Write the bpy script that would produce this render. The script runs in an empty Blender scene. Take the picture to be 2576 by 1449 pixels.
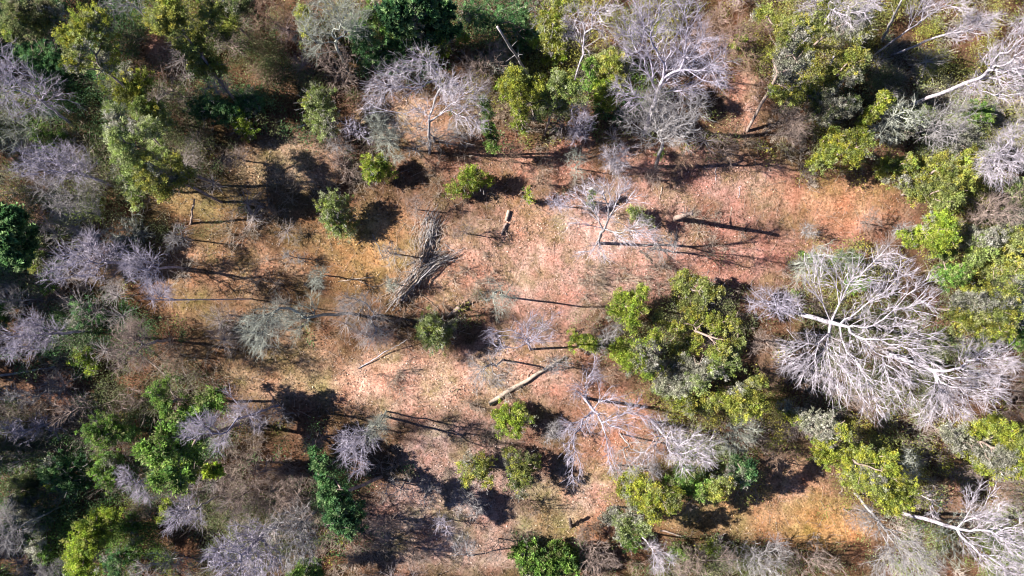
import bpy, math, random
import numpy as np

# ---------------------------------------------------------------- camera, light
sc = bpy.context.scene
COL = sc.collection
H = 80.0                      # flight height of the camera
WID = 118.0                   # ground width seen
S = WID / 2576.0              # metres per overview unit on the ground
CX, CY = 1288.0, 724.5

cam_d = bpy.data.cameras.new('camera')
cam = bpy.data.objects.new('camera', cam_d)
COL.objects.link(cam)
cam.location = (0, 0, H)
cam.rotation_euler = (0, 0, 0)
cam_d.sensor_width = 36
cam_d.lens = 36 * H / WID
cam_d.clip_end = 5000
sc.camera = cam
sc.cycles.pixel_filter_type = 'BLACKMAN_HARRIS'
sc.cycles.filter_width = 1.1
sc.cycles.max_bounces = 6
sc.cycles.diffuse_bounces = 1

SUN_EL, SUN_DOWN = math.radians(34.5), math.radians(7.7)
# vector towards the sun (sun is on the left, a little above the picture's middle)
tox, toy, toz = (-math.cos(SUN_EL) * math.cos(SUN_DOWN), math.cos(SUN_EL) * math.sin(SUN_DOWN), math.sin(SUN_EL))
from mathutils import Vector
w = bpy.data.worlds.new('World')
sc.world = w
w.use_nodes = True
nt = w.node_tree
bg = nt.nodes['Background']
sky = nt.nodes.new('ShaderNodeTexSky')
sky.sky_type = 'NISHITA'
sky.sun_disc = False
sky.sun_elevation = SUN_EL
sky.sun_rotation = math.atan2(tox, toy)
sky.air_density = 0.55
sky.dust_density = 0.3
sky.ozone_density = 10.0
nt.links.new(sky.outputs[0], bg.inputs[0])
bg.inputs[1].default_value = 0.05
sl = bpy.data.lights.new('sun', 'SUN')
sl.energy = 5.0
sl.angle = math.radians(0.55)
sl.color = (1.0, 0.95, 0.87)
so = bpy.data.objects.new('sun', sl)
COL.objects.link(so)
so.rotation_euler = Vector((tox, toy, toz)).to_track_quat('Z', 'Y').to_euler()
sc.view_settings.view_transform = 'Standard'
sc.view_settings.look = 'None'
sc.view_settings.gamma = 1
sc.view_settings.exposure = 1.68

# ---------------------------------------------------------------- helpers
rng = np.random.default_rng(11)

def at(px, py, z=0.0):
    k = S * (H - z) / H
    return np.array([(px - CX) * k, (CY - py) * k, z])

def px_of(x, y):
    return x / S + CX, CY - y / S

def norm(v):
    return v / np.maximum(np.linalg.norm(v, axis=-1, keepdims=True), 1e-9)

def smooth_noise(x, y, seed, scale):
    """cheap value noise, 0..1"""
    r = np.random.default_rng(seed)
    t = r.random((64, 64))
    u, v = x / scale + 100.3, y / scale + 57.7
    iu, iv = np.floor(u).astype(int), np.floor(v).astype(int)
    fu, fv = u - iu, v - iv
    fu, fv = fu * fu * (3 - 2 * fu), fv * fv * (3 - 2 * fv)
    a, b = t[iu % 64, iv % 64], t[(iu + 1) % 64, iv % 64]
    c, d = t[iu % 64, (iv + 1) % 64], t[(iu + 1) % 64, (iv + 1) % 64]
    return (a * (1 - fu) + b * fu) * (1 - fv) + (c * (1 - fu) + d * fu) * fv

def ground_z(x, y):
    z = 0.55 * (smooth_noise(x, y, 1, 14.0) - .5) + 0.22 * (smooth_noise(x, y, 2, 4.0) - .5) + 0.08 * (smooth_noise(x, y, 3, 1.1) - .5)
    return z

def make_mesh(name, verts, faces, mat, tint=None, parent=None, smooth=False):
    """verts (n,3), faces (m,k) with fixed k; tint (m,3) per face"""
    me = bpy.data.meshes.new(name)
    n, (m, k) = len(verts), faces.shape
    me.vertices.add(n)
    me.vertices.foreach_set('co', verts.astype(np.float32).ravel())
    me.loops.add(m * k)
    me.loops.foreach_set('vertex_index', faces.astype(np.int32).ravel())
    me.polygons.add(m)
    me.polygons.foreach_set('loop_start', np.arange(0, m * k, k, dtype=np.int32))
    if smooth:
        me.polygons.foreach_set('use_smooth', np.ones(m, dtype=bool))
    me.update(calc_edges=True)
    if tint is not None:
        a = me.attributes.new('tint', 'FLOAT_COLOR', 'FACE')
        c = np.ones((m, 4), np.float32)
        c[:, :3] = tint
        a.data.foreach_set('color', c.ravel())
    me.materials.append(mat)
    o = bpy.data.objects.new(name, me)
    COL.objects.link(o)
    if parent is not None:
        o.parent = parent
    return o

def empty(name, loc, label, cat, group=None):
    o = bpy.data.objects.new(name, None)
    o.empty_display_size = 0.5
    COL.objects.link(o)
    o.location = loc
    o['label'] = label
    o['category'] = cat
    if group:
        o['group'] = group
    return o

def tag(o, label, cat, group=None):
    o['label'] = label
    o['category'] = cat
    if group:
        o['group'] = group
    return o

def prisms(a, b, ra, rb, k=3):
    """one open tapered k-sided prism from every a to its b"""
    a, b = np.asarray(a, float), np.asarray(b, float)
    n = len(a)
    d = norm(b - a)
    ref = np.where(np.abs(d[:, 2:3]) > .9, np.array([[1., 0, 0]]), np.array([[0., 0, 1]]))
    u = norm(np.cross(d, ref))
    v = np.cross(d, u)
    ang = np.arange(k) * 2 * math.pi / k
    ring = u[:, None, :] * np.cos(ang)[None, :, None] + v[:, None, :] * np.sin(ang)[None, :, None]
    ra, rb = np.broadcast_to(ra, n), np.broadcast_to(rb, n)
    va = a[:, None, :] + ring * ra[:, None, None]
    vb = b[:, None, :] + ring * rb[:, None, None]
    verts = np.concatenate([va, vb], 1).reshape(-1, 3)
    i = np.arange(k)
    f = np.stack([i, (i + 1) % k, k + (i + 1) % k, k + i], 1)
    faces = (f[None] + (np.arange(n) * 2 * k)[:, None, None]).reshape(-1, 4)
    return verts, faces

def join_vf(parts):
    vs, fs, off = [], [], 0
    for v, f in parts:
        vs.append(v)
        fs.append(f + off)
        off += len(v)
    return np.concatenate(vs), np.concatenate(fs)

# ---------------------------------------------------------------- materials
def bark_material(name, rgb, var=0.25, rough=.85):
    m = bpy.data.materials.new(name)
    m.use_nodes = True
    t = m.node_tree
    b = t.nodes['Principled BSDF']
    tc = t.nodes.new('ShaderNodeTexCoord')
    nz = t.nodes.new('ShaderNodeTexNoise')
    nz.inputs['Scale'].default_value = 2.2
    nz.inputs['Detail'].default_value = 5
    nz.inputs['Roughness'].default_value = .7
    cr = t.nodes.new('ShaderNodeValToRGB')
    c = np.array(rgb)
    cr.color_ramp.elements[0].position = .34
    cr.color_ramp.elements[0].color = (*(c * (1 - 1.9 * var)).clip(0, 1), 1)
    cr.color_ramp.elements[1].position = .66
    cr.color_ramp.elements[1].color = (*(c * (1 + var)).clip(0, 1), 1)
    t.links.new(tc.outputs['Object'], nz.inputs['Vector'])
    t.links.new(nz.outputs['Fac'], cr.inputs['Fac'])
    t.links.new(cr.outputs['Color'], b.inputs['Base Color'])
    b.inputs['Roughness'].default_value = rough
    b.inputs['Specular IOR Level'].default_value = .2
    return m

BARK = {
    'white': bark_material('bark_pale', (.48, .43, .475), .36),
    'lav': bark_material('bark_lavender', (.39, .35, .42), .32),
    'grey': bark_material('bark_grey', (.32, .295, .295), .34),
    'green': bark_material('bark_lichen', (.33, .34, .29), .34),
    'tan': bark_material('bark_tan', (.29, .22, .19), .28),
    'brown': bark_material('bark_brown', (.27, .18, .13), .25),
    'dark': bark_material('bark_dark', (.10, .075, .065), .25),
    'wood': bark_material('dry_wood', (.46, .37, .30), .30),
}

def leaf_material():
    m = bpy.data.materials.new('foliage')
    m.use_nodes = True
    t = m.node_tree
    b = t.nodes['Principled BSDF']
    at_ = t.nodes.new('ShaderNodeAttribute')
    at_.attribute_name = 'tint'
    b.inputs['Roughness'].default_value = .62
    b.inputs['Specular IOR Level'].default_value = .25
    tr = t.nodes.new('ShaderNodeBsdfTranslucent')
    mx = t.nodes.new('ShaderNodeMixShader')
    mx.inputs[0].default_value = .42
    t.links.new(at_.outputs['Color'], b.inputs['Base Color'])
    t.links.new(at_.outputs['Color'], tr.inputs['Color'])
    t.links.new(b.outputs[0], mx.inputs[1])
    t.links.new(tr.outputs[0], mx.inputs[2])
    t.links.new(mx.outputs[0], t.nodes['Material Output'].inputs['Surface'])
    return m

def tint_material(name, rough=.9):
    m = bpy.data.materials.new(name)
    m.use_nodes = True
    t = m.node_tree
    b = t.nodes['Principled BSDF']
    at_ = t.nodes.new('ShaderNodeAttribute')
    at_.attribute_name = 'tint'
    b.inputs['Roughness'].default_value = rough
    b.inputs['Specular IOR Level'].default_value = .15
    t.links.new(at_.outputs['Color'], b.inputs['Base Color'])
    return m

LEAF = leaf_material()
TWIGM = tint_material('brushwood_bark')
LITTER = tint_material('dry_litter')

# foliage palettes: lists of base colours drawn per leaf clump
PAL = {
    'olive': [(.20, .20, .040), (.165, .175, .040), (.24, .215, .045), (.12, .14, .035), (.20, .20, .09)],
    'yellow': [(.21, .215, .030), (.18, .20, .030), (.245, .23, .035), (.13, .16, .03), (.19, .20, .08)],
    'lime': [(.19, .24, .030), (.15, .21, .025), (.23, .26, .04), (.11, .16, .03), (.20, .20, .06)],
    'green': [(.085, .155, .030), (.11, .19, .035), (.06, .11, .03), (.15, .21, .05), (.13, .14, .06)],
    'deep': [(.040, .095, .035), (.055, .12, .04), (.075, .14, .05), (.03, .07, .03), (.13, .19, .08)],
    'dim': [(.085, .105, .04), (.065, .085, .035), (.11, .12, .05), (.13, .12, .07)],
    'sage': [(.16, .195, .065), (.13, .165, .055), (.19, .22, .09), (.12, .16, .04), (.22, .23, .14)],
    'rusty': [(.24, .15, .08), (.19, .12, .07), (.16, .16, .06), (.28, .18, .10)],
    'moss': [(.36, .35, .27), (.30, .31, .22), (.42, .40, .35)],
}

PAL = {k_: [tuple(q_ * (1.75 if k_ != 'moss' else .9) for q_ in c_) for c_ in v_] for k_, v_ in PAL.items()}
# ---------------------------------------------------------------- growing trees
def blob_frame(blobs, h, zc, spread):
    """image blobs -> world centres and radii; blobs further from the picture's middle sit higher"""
    P = np.array([[b[0], b[1]] for b in blobs], float)
    R = np.array([b[2] for b in blobs], float)
    wgt = R ** 2
    mean = (P * wgt[:, None]).sum(0) / wgt.sum()
    v = mean - np.array([CX, CY])
    rm = max(np.linalg.norm(v), 60.0)
    dr = (P - mean) @ (v / rm)
    zz = h * zc + np.clip(dr / rm * H * spread, -.22 * h, .2 * h)
    C = np.array([at(p[0], p[1], z) for p, z in zip(P, zz)])
    for i, b in enumerate(blobs):
        if len(b) > 3:
            C[i] = at(b[0], b[1], b[3] * h)
    Rw = R * S * (H - C[:, 2]) / H
    return C, Rw, mean, h * zc

def sample_blobs(C, Rw, n, vz=.85, power=.45, r=rng):
    wgt = Rw ** 2.2
    wgt = wgt * (.45 + 1.1 * r.random(len(C)))
    idx = r.choice(len(C), n, p=wgt / wgt.sum())
    d = norm(r.normal(size=(n, 3)))
    rad = r.random(n) ** power
    d[:, 2] *= vz
    return C[idx] + d * (Rw[idx] * rad)[:, None], idx

def grow(trunk, pts, bf, first):
    """minimum-cost tree over pts, rooted on the trunk nodes from index first up"""
    nt_, n = len(trunk), len(pts)
    P = np.concatenate([trunk, pts])
    par = np.full(nt_ + n, -1)
    par[1:nt_] = np.arange(nt_ - 1)
    plen = np.zeros(nt_ + n)
    plen[1:nt_] = np.cumsum(np.linalg.norm(np.diff(trunk, axis=0), axis=1))
    best = np.full(n, 1e9)
    bp = np.zeros(n, int)
    for j in range(first, nt_):
        c = np.linalg.norm(pts - P[j], axis=1) + bf * plen[j]
        mk = c < best
        best[mk] = c[mk]
        bp[mk] = j
    alive = np.ones(n, bool)
    order = []
    for _ in range(n):
        i = int(np.argmin(best))
        g = nt_ + i
        par[g] = bp[i]
        plen[g] = plen[bp[i]] + np.linalg.norm(P[g] - P[bp[i]])
        order.append(g)
        best[i] = 1e9
        alive[i] = False
        c = np.sqrt(((pts - P[g]) ** 2).sum(1)) + bf * plen[g]
        mk = alive & (c < best)
        best[mk] = c[mk]
        bp[mk] = g
    order = list(range(nt_)) + order
    return P, par, order

def tips_count(par, order):
    cnt = np.zeros(len(par))
    kids = np.zeros(len(par))
    for i in order[1:]:
        kids[par[i]] += 1
    for i in reversed(order):
        if kids[i] == 0:
            cnt[i] += 1
        if par[i] >= 0:
            cnt[par[i]] += cnt[i]
    return cnt, kids

def smooth_nodes(P, par, kids, keep, it=2):
    idx = np.arange(len(P))
    has = par >= 0
    for _ in range(it):
        acc = np.zeros_like(P)
        num = np.zeros(len(P))
        np.add.at(acc, par[has], P[has])
        np.add.at(num, par[has], 1)
        inner = has & (kids > 0) & (idx >= keep)
        Q = P.copy()
        Q[inner] = .4 * P[inner] + .3 * P[par[inner]] + .3 * acc[inner] / num[inner][:, None]
        P = Q
    return P

def trunk_path(base, top, r, bend=.5, n=7):
    t = np.linspace(0, 1, n)[:, None]
    p = base + (top - base) * t
    j = r.normal(size=(n, 3)) * bend * .28
    j[0] = 0
    j[:, 2] = 0
    return p + j * np.sqrt(t)

def base_of(mean, z, base):
    if base is not None:
        b = at(base[0], base[1], 0)
    else:
        b = at(mean[0], mean[1], z)
    b[2] = ground_z(b[0], b[1]) - .05
    return b

def bare_tree(label, h, blobs, n=700, bark='lav', base=None, bf=.35, twigs=4, tl=1.15, zc=.72, name='bare_tree',
              cat='tree', seed=0, spread=.9, rt=.0125, group=None, vz=.85, fork=.45, power=.42, tw=.0105, trk=None):
    r = np.random.default_rng(seed + int(blobs[0][0]) * 7 + int(blobs[0][1]))
    n = int(n * .44)
    C, Rw, mean, zm = blob_frame(blobs, h, zc, spread)
    b = base_of(mean, zm, base)
    pts, _ = sample_blobs(C, Rw, n, vz, power, r)
    pts[:, 2] = np.clip(pts[:, 2], max(.12 * h, .3), h * 1.04)
    cen = C.mean(0)
    top = b + (cen - b) * .62
    top[2] = max(h * .5, .4)
    tr = trunk_path(b, top, r, .3 * min(h / 10, 1))
    P, par, order = grow(tr, pts, bf, int(len(tr) * fork))
    cnt, kids = tips_count(par, order)
    P = smooth_nodes(P, par, kids, len(tr), 3)
    P[len(tr):] += r.normal(size=(len(P) - len(tr), 3)) * .07
    R = rt * cnt ** .47
    rbase = R[0]
    R[:len(tr)] *= np.linspace(1.25, 1.0, len(tr))
    root = empty(name, b, label, cat, group)
    i = np.arange(1, len(P))
    a, c = P[par[i]], P[i]
    ra, rb = np.minimum(R[par[i]], R[i] * 1.45), R[i]
    mat = BARK[bark]
    thick = R[i] > max(.055, R[0] * .28)
    thick[:len(tr) - 1] = True
    out = lambda nm, v, f, m: make_mesh(nm, v - b, f, m, None, root, True)
    v, f = prisms(a[thick], c[thick] + (c[thick] - a[thick]) * .03, ra[thick], rb[thick], 7)
    out('trunk', v, f, BARK[trk] if trk else mat)
    th = ~thick
    crown = []
    v, f = prisms(a[th], c[th], np.maximum(ra[th], tw * 2.3), np.maximum(rb[th], tw * 1.7), 4)
    crown.append((v, f))
    # fine twigs in two orders
    src = np.where(th)[0]
    if len(src) and twigs:
        k = r.choice(src, int(len(src) * twigs * .50))
        t = r.random(len(k))[:, None]
        o = a[k] + (c[k] - a[k]) * t
        d = norm(norm(c[k] - a[k]) * 1.5 + r.normal(size=(len(k), 3)) * .62 + np.array([0, 0, .12]))
        L = tl * (.45 + .75 * r.random(len(k)))[:, None]
        m_ = o + d * L * .55
        d2 = norm(d + r.normal(size=d.shape) * .28)
        e = m_ + d2 * L * .5
        k2 = r.choice(len(k), int(len(k) * 1.4))
        o2 = o[k2] + (m_[k2] - o[k2]) * (.4 + .6 * r.random(len(k2)))[:, None]
        d3 = norm(d[k2] + r.normal(size=(len(k2), 3)) * .5)
        e2 = o2 + d3 * L[k2] * .55
        pr = [prisms(o, m_, tw, tw * .75, 3), prisms(m_, e, tw * .75, tw * .4, 3), prisms(o2, e2, tw * .65, tw * .35, 3)]
        crown += pr
    v, f = join_vf(crown)
    out('crown', v, f, mat)
    return root

def leaf_cloud(C, Rw, r, pal, dens, size, clump, grey=0., shell=.5, vz=.85, up=.4, ragged=.25):
    """leaves gathered in clumps through blobs; returns verts, faces, tints"""
    VS, TS = [], []
    for c, R in zip(C, Rw):
        nc = max(6, int(dens * 11 * R * R / (clump * clump) * .22))
        d = norm(r.normal(size=(nc, 3)))
        rad = shell + (1 - shell) * r.random(nc) ** .6
        rad = rad * (1 + ragged * r.normal(size=nc))
        gap = smooth_noise((c + d * R)[:, 0], (c + d * R)[:, 1], 6, 1.1) < .30
        rad[gap] *= .55
        low = d[:, 2] < -.2
        d[low, 2] *= .4
        cc = c + d * np.array([1, 1, vz]) * (R * rad)[:, None]
        cc[:, 2] = np.maximum(cc[:, 2], .25)
        pals = np.array(PAL[pal])
        col = pals[r.choice(len(pals), nc)]
        if pal in ('olive', 'yellow', 'sage', 'dim'):
            mx = smooth_noise(cc[:, 0], cc[:, 1], 7, 1.7) + .3 * (r.random(nc) - .5)
            for lo, hi, other in ((-9, .25, 'sage'), (.70, .82, 'lime'), (.82, 9, 'yellow')):
                q_ = (mx > lo) & (mx < hi)
                oc = np.array(PAL[other])
                col[q_] = .35 * col[q_] + .65 * oc[r.choice(len(oc), q_.sum())]
        if grey > 0:
            gm = smooth_noise(cc[:, 0], cc[:, 1], 9, 2.2) + .25 * r.random(nc) > 1.02 - grey
            mo = np.array(PAL['moss'])
            col[gm] = mo[r.choice(len(mo), gm.sum())]
        big = .75 + .5 * smooth_noise(cc[:, 0], cc[:, 1], 5, 3.0)
        col = col * (big * (.55 + .9 * r.random(nc)))[:, None]
        nl = r.integers(26, 44, nc)
        ci = np.repeat(np.arange(nc), nl)
        m = len(ci)
        off = r.normal(size=(m, 3)) * clump * .42
        off[:, 2] *= .6
        p = cc[ci] + off
        ax = norm(norm(p - c) * .7 + r.normal(size=(m, 3)) * .7 + np.array([0, 0, up]))
        sd = norm(np.cross(ax, r.normal(size=(m, 3))))
        L = (size * (.6 + .8 * r.random(m)))[:, None]
        W = L * .33
        v = np.stack([p - sd * W, p + sd * W, p + ax * L], 1)
        VS.append(v.reshape(-1, 3))
        TS.append(col[ci] * (.7 + .6 * r.random(m))[:, None])
    V = np.concatenate(VS)
    F = np.arange(len(V)).reshape(-1, 3)
    return V, F, np.concatenate(TS)

def leafy(label, h, blobs, pal='olive', grey=.12, dens=1., size=.15, clump=.31, base=None, zc=.68, name='evergreen_tree',
          cat='tree', seed=0, spread=.8, bark='tan', shell=.45, group=None, strag=0, vz=.85, ragged=.2, stragbark='grey'):
    r = np.random.default_rng(seed + int(blobs[0][0]) * 5 + int(blobs[0][1]) * 3)
    C, Rw, mean, zm = blob_frame(blobs, h, zc, spread)
    Rw = Rw * (1.22 if cat == 'bush' else 1.1)
    b = base_of(mean, zm, base)
    root = empty(name, b, label, cat, group)
    pts, _ = sample_blobs(C, Rw * .85, 14 * len(C) + 20, .8, .4, r)
    pts[:, 2] = np.clip(pts[:, 2], .2, h)
    cen = C.mean(0)
    top = b + (cen - b) * .75
    top[2] = max(h * .55, .3)
    tr = trunk_path(b, top, r, .2 * min(1, h / 8))
    P, par, order = grow(tr, pts, .3, 2)
    cnt, kids = tips_count(par, order)
    P = smooth_nodes(P, par, kids, len(tr))
    R = .028 * cnt ** .45
    i = np.arange(1, len(P))
    v, f = prisms(P[par[i]], P[i], np.minimum(R[par[i]], R[i] * 1.4), R[i], 5)
    make_mesh('trunk', v - b, f, BARK[bark], None, root, True)
    # break every blob into smaller lobes so that the outline is uneven
    CC, RR = [], []
    for c, R_ in zip(C, Rw):
        k = 5 if R_ > .8 else 3
        d = norm(r.normal(size=(k, 3))) * np.array([1, 1, .7])
        CC.append(c + d * R_ * (.25 + .4 * r.random((k, 1))))
        RR.append(R_ * (.5 + .3 * r.random(k)))
    CC, RR = np.concatenate(CC), np.concatenate(RR)
    CC[:, 2] = np.maximum(CC[:, 2], RR * .5)
    v, f, t = leaf_cloud(CC, RR, r, pal, dens, size, clump, grey, shell, vz, ragged=ragged)
    make_mesh('crown', v - b, f, LEAF, t, root)
    if strag:
        # bare shoots standing out of the leaves
        q, idx = sample_blobs(C, Rw, strag, .9, .3, r)
        d = norm(q - C[idx] + np.array([0, 0, .5]) * Rw[idx][:, None] + r.normal(size=q.shape) * .3)
        L = (Rw[idx] * (.25 + .3 * r.random(strag)))[:, None]
        v1, f1 = prisms(q, q + d * L, .022, .012, 3)
        d2 = norm(d + r.normal(size=d.shape) * .5)
        v2, f2 = prisms(q + d * L * .4, q + d * L * .4 + d2 * L * .6, .016, .009, 3)
        v, f = join_vf([(v1, f1), (v2, f2)])
        make_mesh('bare_shoots', v - b, f, BARK[stragbark], None, root)['kind'] = 'stuff'
    return root

def bush(label, h, blobs, **k):
    k.setdefault('name', 'evergreen_bush')
    k.setdefault('cat', 'bush')
    k.setdefault('zc', .5)
    k.setdefault('spread', .3)
    k.setdefault('size', .13)
    k.setdefault('clump', .27)
    k['dens'] = k.get('dens', 1.) * .7
    k.setdefault('strag', 45)
    k.setdefault('ragged', .3)
    return leafy(label, h, blobs, **k)

def twiggy(label, h, blobs, **k):
    """low bare shrub or sapling"""
    k.setdefault('name', 'bare_shrub')
    k.setdefault('cat', 'shrub')
    k.setdefault('n', 260)
    k.setdefault('zc', .6)
    k.setdefault('spread', .4)
    k.setdefault('tl', .75)
    k.setdefault('twigs', 6)
    k.setdefault('rt', .011)
    k.setdefault('tw', .010)
    k.setdefault('fork', .15)
    return bare_tree(label, h, blobs, **k)

# ---------------------------------------------------------------- ground
CLEAR = [(700, 410, 150, 70), (1000, 640, 330, 160), (1400, 640, 330, 170), (1850, 520, 380, 130), (2150, 510, 170, 90), (1780, 640, 170, 70),
         (900, 950, 330, 110), (1350, 960, 250, 140), (1150, 1120, 150, 120), (1560, 1120, 120, 130), (1230, 1290, 300, 160),
         (1480, 1250, 110, 120), (1960, 1290, 260, 75), (2000, 1180, 90, 70), (560, 700, 200, 110), (1870, 260, 45, 100),
         (2240, 375, 55, 28), (1010, 290, 130, 60), (1480, 410, 220, 50), (1150, 430, 200, 60), (400, 130, 40, 45), (470, 520, 130, 50)]
# (px, py, rx, ry, colour, weight)
PATCH = [
    (1450, 640, 260, 120, (.47, .30, .25), 1.3), (1500, 560, 120, 70, (.50, .34, .29), .8), (1330, 560, 60, 90, (.42, .23, .13), .9),
    (1900, 640, 220, 90, (.38, .19, .15), 1.2), (2120, 490, 110, 70, (.46, .24, .14), 1.4), (1800, 450, 200, 60, (.40, .23, .19), 1.0),
    (950, 650, 120, 70, (.37, .23, .10), 1.4), (1180, 680, 130, 80, (.36, .21, .14), .9), (1400, 400, 200, 50, (.38, .20, .15), 1.0),
    (950, 950, 260, 50, (.47, .30, .22), 1.3), (1130, 960, 160, 50, (.52, .34, .26), 1.0), (1330, 930, 120, 70, (.45, .27, .21), 1.0),
    (620, 880, 170, 70, (.31, .21, .12), 1.0), (700, 420, 150, 60, (.40, .27, .19), 1.2), (640, 420, 60, 40, (.28, .22, .09), .8),
    (530, 520, 150, 60, (.27, .20, .09), 1.2), (560, 690, 150, 50, (.33, .20, .12), 1.1), (250, 750, 180, 50, (.26, .15, .07), 1.2),
    (1560, 1120, 90, 120, (.44, .24, .17), 1.2), (1460, 1240, 50, 50, (.46, .36, .31), 1.1), (1490, 1310, 40, 70, (.41, .19, .11), 1.3),
    (1400, 1290, 80, 60, (.29, .22, .11), 1.1), (1150, 1180, 150, 100, (.36, .25, .22), 1.1), (1100, 1300, 150, 120, (.34, .25, .22), 1.1),
    (1200, 1400, 200, 60, (.36, .26, .21), 1.0), (1800, 1280, 150, 40, (.36, .24, .12), 1.3), (2080, 1310, 90, 50, (.50, .28, .12), 1.5),
    (1980, 1210, 90, 50, (.42, .24, .16), 1.1), (2240, 370, 60, 40, (.44, .24, .16), 1.3), (1870, 260, 60, 100, (.41, .25, .19), 1.1),
    (1010, 290, 130, 60, (.43, .27, .19), 1.2), (400, 130, 50, 50, (.38, .22, .16), 1.2), (2520, 1230, 120, 80, (.38, .22, .14), 1.0),
    (60, 560, 120, 60, (.40, .26, .19), 1.1), (150, 980, 160, 50, (.24, .14, .10), 1.0), (2150, 850, 250, 250, (.26, .18, .14), .6),
    (800, 940, 60, 30, (.26, .22, .08), .9), (1920, 470, 60, 40, (.36, .28, .16), .6), (2380, 1300, 120, 100, (.36, .25, .20), .8),
]
BASECOL = np.array((.125, .072, .043))  # woods litter brown, darkened further to stand in for shade under the trees

def ground_colour(x, y):
    px, py = px_of(x, y)
    wx = px + 60 * (smooth_noise(x, y, 21, 6.0) - .5) + 26 * (smooth_noise(x, y, 22, 2.0) - .5)
    wy = py + 60 * (smooth_noise(x, y, 23, 6.0) - .5) + 26 * (smooth_noise(x, y, 24, 2.0) - .5)
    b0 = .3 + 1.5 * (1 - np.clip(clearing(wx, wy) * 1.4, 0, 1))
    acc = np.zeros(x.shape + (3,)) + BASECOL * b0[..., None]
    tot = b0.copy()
    for (a, b, rx, ry, c, wt) in PATCH:
        g = wt * np.exp(-(((wx - a) / rx) ** 2 + ((wy - b) / ry) ** 2) * 1.1)
        acc += g[..., None] * np.array(c)
        tot += g
    c_ = acc / tot[..., None]
    return c_ * np.array([.98, 1.0, 1.02])

def clearing(px, py):
    m = np.zeros(np.shape(px))
    for (a, b, rx, ry) in CLEAR:
        q = ((px - a) / rx) ** 2 + ((py - b) / ry) ** 2
        m = np.maximum(m, np.clip(1.6 - q * 1.0, 0, 1))
    return m

def axis(lim, step, far):
    a = list(np.arange(-lim, lim + .01, step))
    x, s_ = lim, step
    out = []
    while x < far:
        s_ *= 1.35
        x += s_
        out.append(x)
    return np.array([-q for q in reversed(out)] + a + out)

gx, gy = axis(72, .42, 1800), axis(46, .42, 1800)
X, Y = np.meshgrid(gx, gy)
Z = ground_z(X, Y)
gv = np.stack([X, Y, Z], -1).reshape(-1, 3)
nx, ny = len(gx), len(gy)
ii, jj = np.meshgrid(np.arange(nx - 1), np.arange(ny - 1))
q = (jj * nx + ii).ravel()
gf = np.stack([q, q + 1, q + nx + 1, q + nx], 1)
gcol = ground_colour(X, Y).reshape(-1, 3)

gm = bpy.data.materials.new('leaf_litter_ground')
gm.use_nodes = True
T = gm.node_tree
PB = T.nodes['Principled BSDF']
PB.inputs['Roughness'].default_value = .95
PB.inputs['Specular IOR Level'].default_value = .1
def nn(kind, **kw):
    n_ = T.nodes.new(kind)
    for k_, v_ in kw.items():
        n_.inputs[k_].default_value = v_
    return n_
tc = nn('ShaderNodeTexCoord')
ga = nn('ShaderNodeAttribute')
ga.attribute_name = 'tint'
vor = nn('ShaderNodeTexNoise', Scale=5.0, Detail=7.0, Roughness=.9)        # single leaves
vor2 = nn('ShaderNodeTexNoise', Scale=2.1, Detail=7.0, Roughness=.75, Distortion=.6)
nA = nn('ShaderNodeTexNoise', Scale=.9, Detail=8.0, Roughness=.72)
nB = nn('ShaderNodeTexNoise', Scale=.22, Detail=6.0, Roughness=.65)
nC = nn('ShaderNodeTexNoise', Scale=4.2, Detail=5.0, Roughness=.75)
for n_ in (vor, vor2, nA, nB, nC):
    T.links.new(tc.outputs['Object'], n_.inputs['Vector'])
def ramp(src, stops):
    r_ = T.nodes.new('ShaderNodeValToRGB')
    e = r_.color_ramp.elements
    while len(e) < len(stops):
        e.new(.5)
    for k_, (p_, c_) in enumerate(stops):
        e[k_].position = p_
        e[k_].color = (*c_, 1)
    T.links.new(src, r_.inputs['Fac'])
    return r_.outputs['Color']
def mult(a_, b_, fac=1.0):
    m_ = T.nodes.new('ShaderNodeMix')
    m_.data_type = 'RGBA'
    m_.blend_type = 'MULTIPLY'
    m_.inputs[0].default_value = fac
    T.links.new(a_, m_.inputs[6])
    T.links.new(b_, m_.inputs[7])
    return m_.outputs[2]
c1 = ramp(vor.outputs['Fac'], [(.36, (.24, .21, .20)), (.46, (.85, .83, .81)), (.54, (1.12, 1.1, 1.08)), (.64, (1.9, 1.95, 2.0))])
c2 = ramp(vor2.outputs['Fac'], [(.34, (.52, .46, .40)), (.46, (.95, .93, .90)), (.56, (1.05, 1.05, 1.05)), (.68, (1.28, 1.30, 1.35))])
c3 = ramp(nA.outputs['Fac'], [(.3, (.48, .46, .42)), (.5, (1, 1, 1)), (.68, (1.32, 1.28, 1.28))])
c4 = ramp(nB.outputs['Fac'], [(.34, (.74, .88, .62)), (.5, (1, 1, 1)), (.64, (1.18, .98, .98))])
c5 = ramp(nC.outputs['Fac'], [(.34, (.30, .30, .30)), (.45, (.95, .95, .95)), (.7, (1.15, 1.15, 1.15))])
nD = nn('ShaderNodeTexNoise', Scale=.33, Detail=5.0, Roughness=.6)
T.links.new(tc.outputs['Object'], nD.inputs['Vector'])
nD.noise_dimensions = '4D'
nD.inputs['W'].default_value = 3.7
drift = ramp(nD.outputs['Fac'], [(.42, (.7, .7, .7)), (.6, (1, 1, 1))])
def gated(col_, fac_):
    m_ = T.nodes.new('ShaderNodeMix')
    m_.data_type = 'RGBA'
    m_.inputs[6].default_value = (1, 1, 1, 1)
    T.links.new(fac_, m_.inputs[0])
    T.links.new(col_, m_.inputs[7])
    return m_.outputs[2]
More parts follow.
